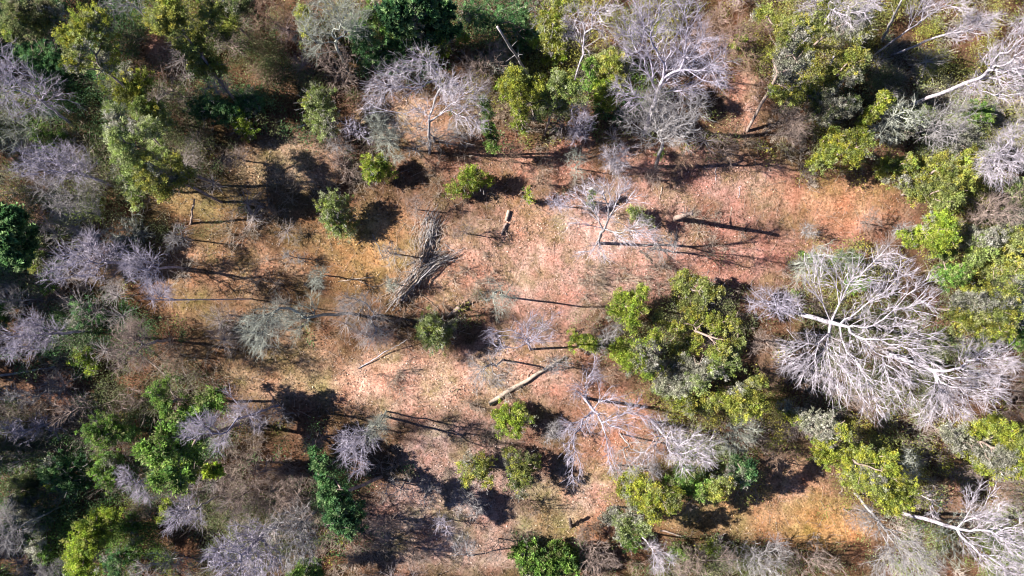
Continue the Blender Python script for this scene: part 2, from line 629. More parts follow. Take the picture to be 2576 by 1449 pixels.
soil = ramp(nD.outputs['Fac'], [(.30, (1.35, 1.42, 1.5)), (.47, (1.0, 1.0, 1.0)), (.70, (.80, .70, .62))])
cc_ = mult(mult(mult(mult(mult(mult(ga.outputs['Color'], gated(c1, drift)), c2), c3), c4), c5), soil)
T.links.new(cc_, PB.inputs['Base Color'])
bm_ = nn('ShaderNodeBump', Strength=.9, Distance=.12)
ad = nn('ShaderNodeMath')
ad.operation = 'ADD'
T.links.new(nC.outputs['Fac'], ad.inputs[0])
T.links.new(vor.outputs['Fac'], ad.inputs[1])
T.links.new(ad.outputs[0], bm_.inputs['Height'])
T.links.new(bm_.outputs['Normal'], PB.inputs['Normal'])

ground = make_mesh('ground', gv, gf, gm, None, None, True)
ca = ground.data.attributes.new('tint', 'FLOAT_COLOR', 'POINT')
cbuf = np.ones((len(gv), 4), np.float32)
cbuf[:, :3] = gcol
ca.data.foreach_set('color', cbuf.ravel())
ground['kind'] = 'structure'
# ---------------------------------------------------------------- ground cover (uncountable)
def scatter(n, keep, seed, x0=-260, x1=2836, y0=-180, y1=1629):
    r = np.random.default_rng(seed)
    px = x0 + (x1 - x0) * r.random(n)
    py = y0 + (y1 - y0) * r.random(n)
    k = r.random(n) < keep(px, py)
    px, py = px[k], py[k]
    x, y = (px - CX) * S, (CY - py) * S
    return x, y, ground_z(x, y), r

def stuff(name, v, f, mat, t):
    o = make_mesh(name, v, f, mat, t)
    o['kind'] = 'stuff'
    return o

# curled dead leaves and chips
x, y, z, r = scatter(230000, lambda a, b: (.25 + .75 * clearing(a, b)) * np.clip(2.6 * smooth_noise(a * S, b * S, 32, 3.2) - .6, .06, 1), 31)
n = len(x)
c = np.stack([x, y, z + .03 + .05 * r.random(n)], 1)
d = norm(np.stack([r.normal(size=n), r.normal(size=n), .5 * r.normal(size=n)], 1))
e = norm(np.cross(d, norm(np.stack([.45 * r.normal(size=n), .45 * r.normal(size=n), np.ones(n)], 1))))
L = (.035 + .10 * r.random(n) ** 2)[:, None]
v = np.stack([c - d * L, c + e * L * .6, c + d * L, c - e * L * .6], 1).reshape(-1, 3)
t = ground_colour(x, y) * (.35 + 1.35 * r.random((n, 1)) ** 1.3) + .10 * (r.random((n, 1)) > .82)
stuff('leaf_litter', v, np.arange(4 * n).reshape(-1, 4), LITTER, t)

# dry grass and low weeds in tufts
def tufty(px, py):
    x_, y_ = (px - CX) * S, (CY - py) * S
    q = smooth_noise(x_, y_, 41, 5.0) * .6 + smooth_noise(x_, y_, 42, 1.6) * .4
    return np.clip((q - .5) * 5, 0, 1)
x, y, z, r = scatter(34000, tufty, 43)
n = len(x)
k = 8
px, py = px_of(x, y)
gm_ = .5 * ground_colour(x, y) + .5 * np.array((.17, .16, .06))
dark = smooth_noise(x, y, 44, 7.0)[:, None]
gm_ = gm_ * (.55 + .7 * dark)
I = np.repeat(np.arange(n), k)
m = len(I)
p = np.stack([x, y, z], 1)[I] + np.stack([r.normal(size=m) * .1, r.normal(size=m) * .1, np.zeros(m)], 1)
up = norm(np.stack([r.normal(size=m) * .7, r.normal(size=m) * .7, np.ones(m)], 1)) * (.12 + .2 * r.random(m))[:, None]
sd = norm(np.cross(up, r.normal(size=(m, 3)))) * .022
v = np.stack([p - sd, p + sd, p + up], 1).reshape(-1, 3)
stuff('dry_grass', v, np.arange(3 * m).reshape(-1, 3), LITTER, gm_[I] * (.7 + .6 * r.random((m, 1))))

# dropped twigs
x, y, z, r = scatter(16000, lambda a, b: .35 + .65 * clearing(a, b), 51)
n = len(x)
a_ = r.random(n) * math.pi
L = .15 + 1.0 * r.random(n) ** 3.5
dd = np.stack([np.cos(a_) * L, np.sin(a_) * L, .12 * r.normal(size=n) * L], 1)
c = np.stack([x, y, z + .05 + .05 * r.random(n)], 1)
v, f = prisms(c - dd, c + dd, .016, .008, 3)
t = np.repeat(np.array((.46, .36, .31)) * (.5 + .8 * r.random((n, 1))), 3, axis=0)
stuff('dropped_twigs', v, f, TWIGM, t)

# brushwood: knee to head high bare tangle under the wood, with a few leaves
WOODCOL = [(300, 150, 300, (.24, .19, .14)), (200, 700, 300, (.30, .26, .22)), (300, 1250, 350, (.24, .20, .17)), (700, 1250, 150, (.38, .29, .24)),
           (850, 170, 100, (.36, .22, .17)), (680, 40, 100, (.34, .21, .16)), (1850, 150, 90, (.33, .22, .20)), (1250, 150, 90, (.30, .22, .16)), (1900, 1400, 150, (.38, .31, .28)),
           (2400, 200, 250, (.34, .30, .25)), (2500, 600, 200, (.33, .30, .24)), (2400, 1350, 200, (.40, .34, .30)), (1500, 1400, 100, (.30, .22, .18)), (2200, 900, 250, (.28, .22, .20))]
def wood_colour(px, py):
    acc = np.zeros(np.shape(px) + (3,)) + .05 * np.array((.26, .21, .17))
    tot = np.full(np.shape(px), .05)
    for a, b, r_, c_ in WOODCOL:
        g = np.exp(-(((px - a) ** 2 + (py - b) ** 2) / r_ ** 2))
        acc += g[..., None] * np.array(c_)
        tot += g
    return acc / tot[..., None]

def brushy(px, py):
    x_, y_ = (px - CX) * S, (CY - py) * S
    q = smooth_noise(x_, y_, 61, 6.0) * .6 + smooth_noise(x_, y_, 62, 2.4) * .4
    return np.maximum((1 - clearing(px, py)) * np.clip((q - .44) * 6, 0, 1), .5 * np.clip((q - .60) * 7, 0, 1))
x, y, z, r = scatter(13000, brushy, 63)
n = len(x)
k = 16
I = np.repeat(np.arange(n), k)
m = len(I)
px, py = px_of(x, y)
hgt = ((.5 + 1.5 * r.random(n)) * (1 + 2.0 * np.clip((1100 - px) / 900, 0, 1) * r.random(n) ** 2))[I]
p = np.stack([x, y, z], 1)[I] + np.stack([r.normal(size=m) * .15, r.normal(size=m) * .15, np.zeros(m)], 1)
d = norm(np.stack([r.normal(size=m) * .75, r.normal(size=m) * .75, .8 + .5 * r.random(m)], 1))
e = p + d * (hgt * (.6 + .5 * r.random(m)))[:, None]
v1, f1 = prisms(p, e, .016, .009, 3)
J = np.repeat(np.arange(m), 3)
o = p[J] + (e[J] - p[J]) * (.3 + .65 * r.random(len(J)))[:, None]
d2 = norm(d[J] + r.normal(size=(len(J), 3)) * .6)
v2, f2 = prisms(o, o + d2 * (.2 + .35 * r.random(len(J)))[:, None] * hgt[J][:, None] ** .6, .012, .006, 3)
v, f = join_vf([(v1, f1), (v2, f2)])
px, py = px_of(x, y)
wc = wood_colour(px, py) * (.65 + .7 * r.random((n, 1)))
t = np.concatenate([np.repeat(wc[I], 3, axis=0), np.repeat(wc[I][J], 3, axis=0)])
stuff('brushwood', v, f, TWIGM, t * 1.3)

# taller leafless sapling growth, grey puffs between the trees
def puffs(px, py):
    x_, y_ = (px - CX) * S, (CY - py) * S
    q = smooth_noise(x_, y_, 91, 7.0)
    return (1 - clearing(px, py)) * np.clip((q - .35) * 4, 0, 1) * np.where(px < 1000, 1, .45)
x, y, z, r = scatter(900, puffs, 93)
n = len(x)
hh = 2.0 + 3.0 * r.random(n)
ct = np.stack([x, y, z + hh * .45], 1)
k = 46
I = np.repeat(np.arange(n), k)
m = len(I)
d = norm(r.normal(size=(m, 3)) * np.array([1, 1, .7]) + np.array([0, 0, .45]))
L = (hh[I] * (.28 + .2 * r.random(m)))[:, None]
md = ct[I] + d * L * .5 + r.normal(size=(m, 3)) * .05
e = md + norm(d + r.normal(size=(m, 3)) * .3) * L * .6
J = np.repeat(np.arange(m), 3)
o = md[J] + (e[J] - md[J]) * r.random(len(J))[:, None]
e3 = o + norm(d[J] + r.normal(size=(len(J), 3)) * .6) * L[J] * .3
base_ = np.stack([x, y, z - .05], 1)
pr = [prisms(base_, ct, .035, .03, 3), prisms(ct[I], md, .020, .014, 3), prisms(md, e, .014, .008, 3), prisms(o, e3, .009, .005, 3)]
v, f = join_vf(pr)
px, py = px_of(x, y)
wc = .55 * wood_colour(px, py) + .45 * np.array((.33, .30, .34))
wc = wc * (.75 + .5 * r.random((n, 1)))
t = np.concatenate([np.repeat(q_, 3, axis=0) for q_ in (wc, wc[I], wc[I], wc[I][J])])
stuff('sapling_growth', v, f, TWIGM, t * 1.15)

# low evergreen undergrowth, patchy
def greeny(px, py):
    x_, y_ = (px - CX) * S, (CY - py) * S
    q = smooth_noise(x_, y_, 71, 5.0) * .6 + smooth_noise(x_, y_, 72, 2.0) * .4
    return (1 - clearing(px, py)) * np.clip((q - .46) * 4, 0, 1)
x, y, z, r = scatter(5500, greeny, 73)
n = len(x)
px, py = px_of(x, y)
left = np.clip((1500 - px) / 900, 0, 1)
pa, pb = np.array(PAL['dim'])[r.integers(0, 4, n)], np.array(PAL['olive'])[r.integers(0, 5, n)]
pc = np.array(PAL['deep'])[r.integers(0, 5, n)]
mixv = r.random(n)
col = np.where((mixv < .5 * left + .1)[:, None], pc, np.where((mixv < .75)[:, None], pa, pb))
hh = .3 + 1.1 * r.random(n)
k = 55
I = np.repeat(np.arange(n), k)
m = len(I)
off = r.normal(size=(m, 3)) * .42
c = np.stack([x, y, z + hh], 1)[I] + off * np.array([1, 1, .55])
c[:, 2] = np.maximum(c[:, 2], z[I] + .05)
ax = norm(r.normal(size=(m, 3)) + np.array([0, 0, .6]))
sd = norm(np.cross(ax, r.normal(size=(m, 3))))
L = (.1 + .16 * r.random(m))[:, None]
v = np.stack([c - sd * L * .35, c + sd * L * .35, c + ax * L], 1).reshape(-1, 3)
stuff('undergrowth', v, np.arange(3 * m).reshape(-1, 3), LEAF, col[I] * (.7 + .6 * r.random((m, 1))))

# waist to head high evergreen thicket where the wood closes up
GREENS = [(90, 80, 170, 120, 'deep'), (250, 200, 160, 120, 'deep'), (480, 330, 150, 70, 'dim'), (680, 120, 120, 90, 'dim'), (480, 40, 150, 60, 'olive'), (900, 60, 80, 60, 'olive'), (180, 540, 140, 60, 'sage'), (400, 1000, 150, 60, 'dim'), (60, 1100, 110, 90, 'dim'), (550, 1330, 130, 80, 'dim'), (560, 60, 150, 100, 'dim'), (330, 330, 200, 150, 'dim'), (330, 40, 120, 70, 'deep'), (740, 190, 150, 70, 'dim'), (200, 260, 150, 90, 'deep'), (60, 300, 120, 120, 'sage'), (600, 250, 120, 60, 'deep'),
          (1000, 110, 130, 60, 'deep'), (1280, 80, 110, 80, 'deep'), (1400, 190, 150, 80, 'olive'), (1560, 230, 90, 90, 'green'), (1600, 60, 120, 70, 'olive'),
          (2030, 140, 130, 140, 'olive'), (2200, 60, 150, 70, 'olive'), (2150, 250, 140, 90, 'dim'), (2100, 390, 110, 50, 'olive'), (2380, 130, 160, 90, 'olive'),
          (2330, 330, 150, 80, 'sage'), (2400, 450, 170, 80, 'olive'), (2480, 620, 120, 130, 'olive'), (2480, 800, 110, 90, 'sage'), (2500, 380, 90, 70, 'olive'),
          (1700, 860, 180, 120, 'dim'), (1800, 1010, 150, 50, 'olive'), (2100, 690, 90, 60, 'olive'), (2200, 900, 160, 130, 'dim'), (2100, 1100, 140, 50, 'olive'),
          (2200, 1190, 130, 80, 'olive'), (2480, 1130, 130, 70, 'yellow'), (1720, 1210, 150, 50, 'olive'), (1760, 1150, 80, 60, 'sage'), (2430, 1380, 150, 90, 'sage'),
          (130, 1200, 170, 140, 'deep'), (400, 1120, 160, 110, 'deep'), (250, 1360, 200, 90, 'green'), (650, 1330, 130, 90, 'dim'), (840, 1260, 60, 110, 'deep'),
          (1380, 1400, 80, 50, 'deep'), (1850, 1410, 180, 50, 'dim'), (250, 820, 140, 60, 'deep'), (60, 640, 90, 90, 'deep'), (350, 590, 130, 50, 'dim')]
GW = np.array([g_[:4] for g_ in GREENS], float)
def thick(px, py):
    x_, y_ = (px - CX) * S, (CY - py) * S
    q = smooth_noise(x_, y_, 81, 4.5) * .6 + smooth_noise(x_, y_, 82, 1.9) * .4
    g = np.exp(-(((px[:, None] - GW[:, 0]) / GW[:, 2]) ** 2 + ((py[:, None] - GW[:, 1]) / GW[:, 3]) ** 2)).max(1)
    return (1 - .85 * clearing(px, py)) * np.clip(g * 1.3, 0, 1) * np.clip((q - .26) * 5, 0, 1)
x, y, z, r = scatter(30000, thick, 83)
n = len(x)
px, py = px_of(x, y)
g = np.exp(-(((px[:, None] - GW[:, 0]) / GW[:, 2]) ** 2 + ((py[:, None] - GW[:, 1]) / GW[:, 3]) ** 2))
g = g * (.3 + r.random(g.shape))
w_ = g.argmax(1)
col = np.array([PAL[GREENS[i_][4]][r.integers(0, len(PAL[GREENS[i_][4]]))] for i_ in w_])
col *= (.75 + .5 * smooth_noise(x, y, 84, 3.0))[:, None]
hh = .8 + 2.6 * r.random(n) * smooth_noise(x, y, 85, 4.0)
k = 120
I = np.repeat(np.arange(n), k)
m = len(I)
off = r.normal(size=(m, 3)) * .5
c = np.stack([x, y, z + hh], 1)[I] + off * np.array([1, 1, .6])
c[:, 2] = np.maximum(c[:, 2], z[I] + .05)
ax = norm(norm(off) * .5 + r.normal(size=(m, 3)) * .7 + np.array([0, 0, .4]))
sd = norm(np.cross(ax, r.normal(size=(m, 3))))
L = (.07 + .10 * r.random(m))[:, None]
v = np.stack([c - sd * L * .35, c + sd * L * .35, c + ax * L], 1).reshape(-1, 3)
stuff('thicket', v, np.arange(3 * m).reshape(-1, 3), LEAF, col[I] * (.7 + .6 * r.random((m, 1))))
print('thicket clumps', n)
# ================================================================ THE TREES
BT, EV, BU, TW = bare_tree, leafy, bush, twiggy

# ---- upper left
EV('tall olive yellow evergreen running diagonally in the upper left corner', 15, [(225, 50, 42), (200, 110, 45), (188, 165, 34), (255, 165, 42), (305, 210, 42), (350, 205, 36), (330, 250, 36), (375, 275, 30), (270, 95, 34)], pal='yellow', grey=.10, base=(410, 330), seed=1)
EV('long olive evergreen touching the top edge beside the small sunlit gap in the wood', 14, [(415, 15, 42), (445, 65, 46), (480, 112, 44), (510, 150, 40), (548, 168, 28), (400, 45, 30), (500, 80, 32)], pal='olive', grey=.14, base=(620, 290), seed=2)
EV('dark olive evergreen at the top edge right of the long olive one', 12, [(530, 25, 36), (575, 35, 34), (560, 70, 30), (610, 10, 28)], pal='dim', grey=.1, seed=3)
EV('mottled grey green evergreen filling the top left corner', 12, [(35, 40, 48), (90, 65, 44), (120, 25, 38), (20, 90, 30), (60, 10, 40)], pal='dim', grey=.18, seed=4)
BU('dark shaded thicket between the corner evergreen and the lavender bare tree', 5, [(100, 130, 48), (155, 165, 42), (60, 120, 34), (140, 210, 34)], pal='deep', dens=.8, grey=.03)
BT('lavender bare tree with crooked limbs at the left edge', 15, [(60, 200, 52), (112, 232, 50), (165, 240, 40), (25, 175, 40), (15, 245, 45), (70, 265, 45), (10, 130, 30)], n=900, bark='lav', base=(190, 320), seed=5)
BT('thin dark lavender bare crown over the black gap at the top edge', 15, [(290, 15, 40), (330, 20, 36), (355, 5, 28)], n=260, bark='grey', twigs=3)
TW('tan haze of bare twigs below the small sunlit gap', 6, [(440, 225, 50), (480, 255, 40), (420, 190, 30), (400, 240, 30)], n=420, bark='tan')
TW('small pale grey bare crown at the foot of the long olive evergreen', 8, [(535, 210, 30), (560, 220, 22)], n=240, bark='grey')
TW('reddish brown bare sapling thicket at the top edge', 7, [(680, 28, 52), (640, 60, 38), (720, 55, 36), (650, 10, 36)], n=520, bark='brown')
TW('brown bare sapling beside the dark olive evergreen', 7, [(575, 95, 36), (600, 120, 28), (545, 75, 26)], n=260, bark='tan')
BT('pale green white bare tree with mossy shoots at the top edge', 15, [(800, 30, 42), (850, 20, 45), (890, 45, 42), (770, 70, 34), (780, 130, 26), (850, 70, 40), (905, 90, 28), (800, 100, 30)], n=1000, bark='green', base=(880, 190), seed=6, twigs=6)
EV('yellow green slim evergreen showing through the pale mossy bare tree', 11, [(762, 40, 24), (768, 90, 24), (758, 65, 18)], pal='olive', grey=.3)
TW('pinkish brown bare thicket below the pale mossy bare tree', 7, [(850, 150, 50), (860, 195, 40), (815, 140, 34), (880, 215, 26)], n=560, bark='tan', seed=3)
BU('shaggy sage green shrub left of the broken twig litter', 6, [(800, 262, 34), (812, 300, 36), (830, 330, 24), (785, 245, 26)], pal='sage', grey=.1, strag=110, seed=7, ragged=.3)
BU('bright green bush in the dark hollow left of the clearing', 4, [(603, 308, 20), (620, 325, 24), (632, 340, 14)], pal='lime', grey=0)
BU('deep shaded green bush above the bright green bush', 4.5, [(530, 265, 42), (575, 280, 40), (620, 262, 36), (650, 245, 26), (500, 285, 30)], pal='deep', grey=.05, dens=.8)
EV('tall sage green evergreen column on the left of the clearing', 15, [(285, 285, 28), (300, 335, 38), (312, 385, 38), (332, 440, 40), (352, 490, 32), (345, 340, 34), (375, 320, 30), (400, 385, 30)], pal='sage', grey=.30, base=(560, 470), seed=8, strag=80)
EV('olive evergreen spreading right from the foot of the sage green column', 12, [(390, 440, 40), (430, 435, 38), (405, 480, 34), (465, 440, 28), (365, 400, 34), (440, 405, 28)], pal='olive', grey=.22, base=(560, 510), seed=9)
EV('shaded grey olive evergreen between the two long diagonal ones', 9, [(385, 280, 34), (350, 270, 28), (410, 310, 26)], pal='sage', grey=.25, dens=.8)
BT('bluish white bare tree with fanned crown left of the sage green column', 14, [(75, 415, 45), (120, 425, 46), (165, 420, 46), (205, 425, 42), (150, 385, 34), (190, 385, 30), (50, 400, 26), (110, 385, 28)], n=1100, bark='lav', base=(290, 470), seed=10, zc=.75)
TW('pinkish grey bare thicket under the bluish fanned tree', 7, [(130, 480, 48), (180, 490, 45), (230, 480, 38), (90, 470, 30), (200, 520, 32)], n=600, bark='grey', seed=4)
BU('small leafy green bush above the bluish fanned tree', 5, [(105, 335, 26), (135, 350, 28), (160, 340, 24), (120, 370, 22)], pal='green', grey=.05, dens=.8)
TW('grey green shaggy thicket on the left edge above the bluish fanned tree', 8, [(40, 300, 44), (20, 350, 44), (70, 330, 30), (110, 285, 34)], n=620, bark='green')

# ---- upper middle
EV('glossy dark green broadleaf tree in the middle of the top edge', 13, [(1000, 25, 44), (1050, 15, 46), (1095, 40, 44), (1015, 65, 40), (1060, 70, 38), (1110, 75, 32), (980, 40, 30)], pal='deep', grey=.05, size=.34, dens=1.0, seed=11, name='broadleaf_tree')
EV('small yellow green evergreen left of the glossy dark broadleaf tree', 9, [(940, 22, 26), (975, 75, 24), (955, 50, 22), (925, 50, 20)], pal='green', grey=.15)
BU('yellow green bushes glowing below the glossy dark broadleaf tree', 5, [(1160, 88, 16), (1172, 100, 12), (1120, 100, 14), (1085, 120, 22), (1110, 135, 20)], pal='lime', grey=0)
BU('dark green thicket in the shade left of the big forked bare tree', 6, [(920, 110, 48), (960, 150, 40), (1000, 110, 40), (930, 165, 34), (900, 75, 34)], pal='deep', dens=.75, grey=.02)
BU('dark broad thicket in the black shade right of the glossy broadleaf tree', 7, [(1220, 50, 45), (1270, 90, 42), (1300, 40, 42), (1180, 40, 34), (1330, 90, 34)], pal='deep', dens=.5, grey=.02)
TW('reddish brown twigs under the glossy dark broadleaf tree', 5, [(1070, 88, 32), (1110, 55, 26), (1130, 110, 28), (1090, 105, 24)], n=300, bark='tan')
BT('big forked bare tree whose limbs fan out over the top of the clearing', 23, [(945, 235, 30), (975, 205, 42), (1000, 180, 32), (1040, 215, 40), (1055, 150, 38), (1085, 165, 38), (1100, 200, 34), (1125, 215, 40), (1165, 225, 42), (1200, 235, 34), (1140, 250, 38), (930, 270, 22, .6), (1160, 290, 34, .6), (1195, 310, 30, .55), (1060, 280, 40, .55)], n=1500, bark='white', base=(1080, 384), bf=.45, seed=12, twigs=5, trk='grey', rt=.0095)
TW('smoky pale grey bare shrub beside the base of the big forked tree', 8, [(960, 335, 36), (975, 370, 34), (950, 305, 30), (990, 345, 30), (1000, 395, 18)], n=800, bark='green', twigs=8)
TW('pale grey bare thicket along the foot of the big forked tree', 7, [(1010, 310, 40), (1060, 330, 42), (1110, 345, 40), (1150, 330, 36), (1040, 375, 26), (1170, 350, 26)], n=700, bark='grey', seed=9, twigs=6)
TW('thin lavender bare shrub left of the smoky grey one', 6, [(895, 325, 30), (920, 340, 26), (875, 310, 20)], n=200, bark='lav', twigs=5)
BU('round yellow green bush below the smoky grey bare shrub', 4.5, [(925, 415, 24), (950, 425, 28), (965, 405, 24), (930, 440, 18)], pal='lime', grey=.0, strag=50)
TW('pale bare shrub left of the round yellow green bush', 4, [(860, 410, 30), (880, 440, 26), (840, 395, 22)], n=220, bark='tan', twigs=5)
BU('vivid green two lobed bush in the shade of the big forked tree', 4, [(1190, 438, 28), (1215, 452, 22), (1150, 478, 26), (1180, 470, 24), (1165, 455, 20)], pal='lime', grey=0, seed=2)
BU('small lime green bush alone above the center of the clearing', 3, [(1325, 490, 14), (1328, 506, 13)], pal='lime', grey=0)
EV('narrow green evergreen column right of the big forked tree', 11, [(1218, 262, 18, .8), (1222, 290, 19, .7), (1230, 320, 19, .6), (1236, 348, 20, .5), (1240, 372, 17, .35)], pal='green', grey=.02, base=(1245, 390))
EV('rounded olive and ochre evergreen between the two great bare trees', 12, [(1300, 200, 34), (1330, 225, 34), (1280, 215, 24), (1310, 255, 30), (1355, 210, 28), (1345, 245, 26)], pal='yellow', grey=.10, base=(1310, 330), seed=3)
EV('greyish olive evergreen adjoining the ochre one on its right', 12, [(1400, 205, 36), (1430, 230, 32), (1385, 250, 36), (1365, 275, 28), (1410, 265, 26)], pal='sage', grey=.45, base=(1370, 340), seed=4)
BU('slender lime green bush standing at the foot of the ochre evergreen', 6, [(1308, 290, 18, .7), (1312, 312, 18, .5), (1318, 330, 14, .3), (1262, 215, 16, .8), (1270, 240, 16, .8)], pal='lime', grey=0)
TW('grey tan bare thicket left of the leaning dead pole', 7, [(1190, 160, 42), (1240, 140, 40), (1280, 160, 34), (1220, 185, 32), (1170, 190, 28)], n=620, bark='tan', seed=6)
TW('sage green shrub beside the foot of the leaning dead pole', 6, [(1250, 150, 28), (1280, 175, 24)], n=260, bark='green')
EV('pale olive evergreen full of bare twigs right of the leaning dead pole', 13, [(1385, 30, 40), (1400, 75, 40), (1420, 20, 34), (1395, 110, 28), (1365, 60, 26)], pal='olive', grey=.3, strag=200, seed=5)
BT('slim bare tree with crooked white limbs at the middle of the top edge', 18, [(1450, 45, 38), (1490, 30, 38), (1530, 40, 34), (1465, 90, 30), (1510, 80, 30), (1470, 125, 18), (1430, 80, 28), (1545, 15, 28)], n=520, bark='white', bf=.5, seed=14, twigs=4, base=(1440, 220))
BU('yellow green bush below the pale olive twiggy evergreen', 5, [(1400, 138, 22), (1380, 148, 15), (1415, 128, 16), (1350, 112, 15)], pal='lime', grey=0)
EV('olive evergreen under the left side of the great pale tree', 12, [(1530, 160, 34), (1560, 175, 34), (1520, 190, 28), (1550, 145, 26)], pal='olive', grey=.15)
EV('bright green evergreen between the crooked limbed tree and the great pale tree', 10, [(1485, 165, 20), (1490, 190, 20), (1480, 215, 18)], pal='green', grey=0)
EV('yellow green evergreen at the left foot of the great pale tree', 8, [(1520, 225, 26), (1505, 245, 20), (1535, 245, 22), (1525, 265, 18)], pal='lime', grey=0)
BT('great pale lavender bare tree leaning out to the top edge, upper right of middle', 24, [(1570, 75, 46), (1600, 110, 48), (1640, 50, 55), (1690, 30, 55), (1740, 45, 50), (1660, 110, 52), (1720, 110, 52), (1775, 100, 48), (1800, 150, 44), (1750, 165, 48), (1690, 170, 48), (1640, 165, 44), (1815, 195, 34), (1740, 225, 42), (1610, 20, 46), (1570, 220, 32), (1590, 250, 30)], n=2400, bark='lav', base=(1620, 340), bf=.5, seed=15, twigs=5)
BT('whitish bare tree in front of the great pale one, over the strip of bare soil', 15, [(1580, 300, 38), (1620, 310, 40), (1660, 290, 46), (1700, 290, 46), (1740, 300, 40), (1690, 335, 40), (1640, 340, 36), (1720, 340, 32), (1650, 250, 40), (1760, 260, 32)], n=1500, bark='grey', base=(1650, 420), seed=16, twigs=5)
TW('fluffy pinkish grey bare shrub left of the whitish bare tree', 8, [(1455, 285, 30), (1460, 320, 34), (1450, 345, 28), (1475, 300, 24)], n=520, bark='lav', twigs=7)
TW('small bluish white bare tree at the top of the red soil', 8, [(1530, 395, 30), (1560, 390, 30), (1550, 420, 24), (1585, 380, 24), (1515, 380, 18)], n=600, bark='white', twigs=8, name='bare_tree', cat='tree')
TW('faint olive grey bare shrub under the fluffy pinkish one', 5, [(1450, 400, 28), (1455, 430, 24)], n=240, bark='green')
BU('tiny green bush right of the small bluish white bare tree', 2, [(1662, 382, 11)], pal='green', grey=0)
BU('green undergrowth bush below the great pale tree', 5, [(1520, 270, 22), (1560, 290, 22), (1590, 275, 20)], pal='deep', grey=0)
TW('brown bare thicket along the left bank of the narrow soil strip', 6, [(1800, 60, 40), (1850, 100, 42), (1900, 60, 36), (1880, 150, 36), (1850, 30, 36), (1830, 150, 28)], n=700, bark='brown', seed=2)
BU('lime green spark of a bush in the brown thicket near the top edge', 4, [(1855, 108, 13), (1868, 98, 12), (1845, 118, 10)], pal='lime', grey=0)

# ---- upper right
EV('large olive evergreen right of the narrow soil strip', 14, [(1955, 75, 36), (1985, 100, 42), (1965, 145, 40), (2010, 150, 38), (1975, 190, 36), (2020, 70, 36), (1990, 225, 34), (1955, 235, 26), (1915, 30, 26)], pal='olive', grey=.2, base=(1880, 330), seed=17)
EV('olive evergreen with mossy branches at the top edge right of the large olive one', 12, [(2070, 60, 40), (2120, 75, 38), (2160, 55, 38), (2090, 20, 36), (2150, 95, 28)], pal='olive', grey=.35, strag=160, seed=18)
BT('fine whitish bare crown at the top edge over the mossy olive evergreen', 15, [(2060, 15, 36), (2110, 20, 38), (2160, 25, 38), (2190, 15, 34), (2140, 50, 26), (2030, 30, 26)], n=560, bark='white', twigs=5)
EV('olive evergreen with yellow tips below the mossy one', 12, [(2100, 185, 32), (2130, 165, 32), (2155, 150, 30), (2080, 210, 26), (2150, 190, 26)], pal='olive', grey=.18)
BU('golden green bush at the lower end of the large olive evergreen', 6, [(2025, 220, 26), (2045, 245, 22), (2010, 245, 20)], pal='yellow', grey=0)
EV('dark green evergreen between the golden bush and the crooked mossy limbs', 8, [(2085, 260, 32), (2120, 270, 30), (2070, 290, 26), (2150, 260, 26)], pal='dim', grey=.2)
EV('upright yellow olive evergreen beside the mossy white limbs', 9, [(2225, 245, 18), (2210, 268, 18), (2190, 290, 20), (2170, 315, 22)], pal='yellow', grey=.05, base=(2120, 370))
EV('rounded yellow olive evergreen pointing down to the red soil of the clearing', 10, [(2060, 400, 26), (2090, 375, 36), (2130, 375, 36), (2160, 350, 34), (2170, 385, 24), (2045, 410, 18), (2110, 345, 28)], pal='yellow', grey=.1, base=(2060, 420), seed=19)
TW('round grey brown bare bush at the lower end of the soil strip', 6, [(1985, 305, 36), (2015, 320, 34), (1970, 330, 28), (1995, 345, 24)], n=600, bark='tan', twigs=7, seed=20)
BT('white bare tree whose twin limbs reach up to the top right edge', 20, [(2330, 25, 26), (2350, 5, 34), (2400, 10, 34), (2290, 25, 20), (2430, 25, 24)], n=260, bark='white', bf=.8, base=(2190, 145), seed=21, fork=.4, twigs=6)
BT('white bare tree with a feathery tip lying out to the upper right', 20, [(2440, 55, 30), (2470, 65, 30), (2420, 85, 22), (2490, 50, 24), (2400, 85, 18)], n=420, bark='white', bf=.8, base=(2240, 140), seed=22, fork=.6, twigs=7)
BT('giant white bare tree with a thick leaning trunk on the upper right edge', 25, [(2500, 150, 40), (2555, 110, 46), (2540, 180, 42), (2590, 60, 46), (2600, 150, 50), (2470, 205, 34), (2540, 230, 40), (2640, 100, 50), (2600, 220, 44), (2440, 230, 26)], n=1500, bark='white', bf=.55, base=(2282, 268), seed=23, twigs=5)
BT('low tree with crooked grey white mossy limbs left of the giant white trunk', 9, [(2225, 305, 34), (2255, 290, 34), (2290, 275, 28), (2240, 335, 28), (2210, 330, 24), (2300, 300, 24)], n=420, bark='green', seed=24, twigs=4, tw=.028, rt=.024)
EV('grey olive evergreen under the crooked mossy limbs', 7, [(2250, 300, 34), (2290, 320, 32), (2230, 340, 26), (2330, 300, 30)], pal='sage', grey=.4, dens=.8)
BT('thin grey bare tree below the giant white trunk', 14, [(2340, 300, 44), (2390, 320, 44), (2420, 290, 40), (2350, 350, 38), (2400, 260, 34)], n=650, bark='grey', seed=25, twigs=5)
BU('lime green bush under the branches of the giant white tree', 5, [(2460, 275, 22), (2480, 285, 20), (2440, 295, 18)], pal='green', grey=.05)
BT('snow white bare tree on the right edge with limbs falling toward the olive thicket', 18, [(2530, 350, 40), (2565, 330, 40), (2500, 400, 40), (2545, 410, 42), (2520, 445, 34), (2590, 400, 44), (2490, 430, 26)], n=900, bark='white', base=(2430, 390), bf=.5, seed=26, twigs=5)
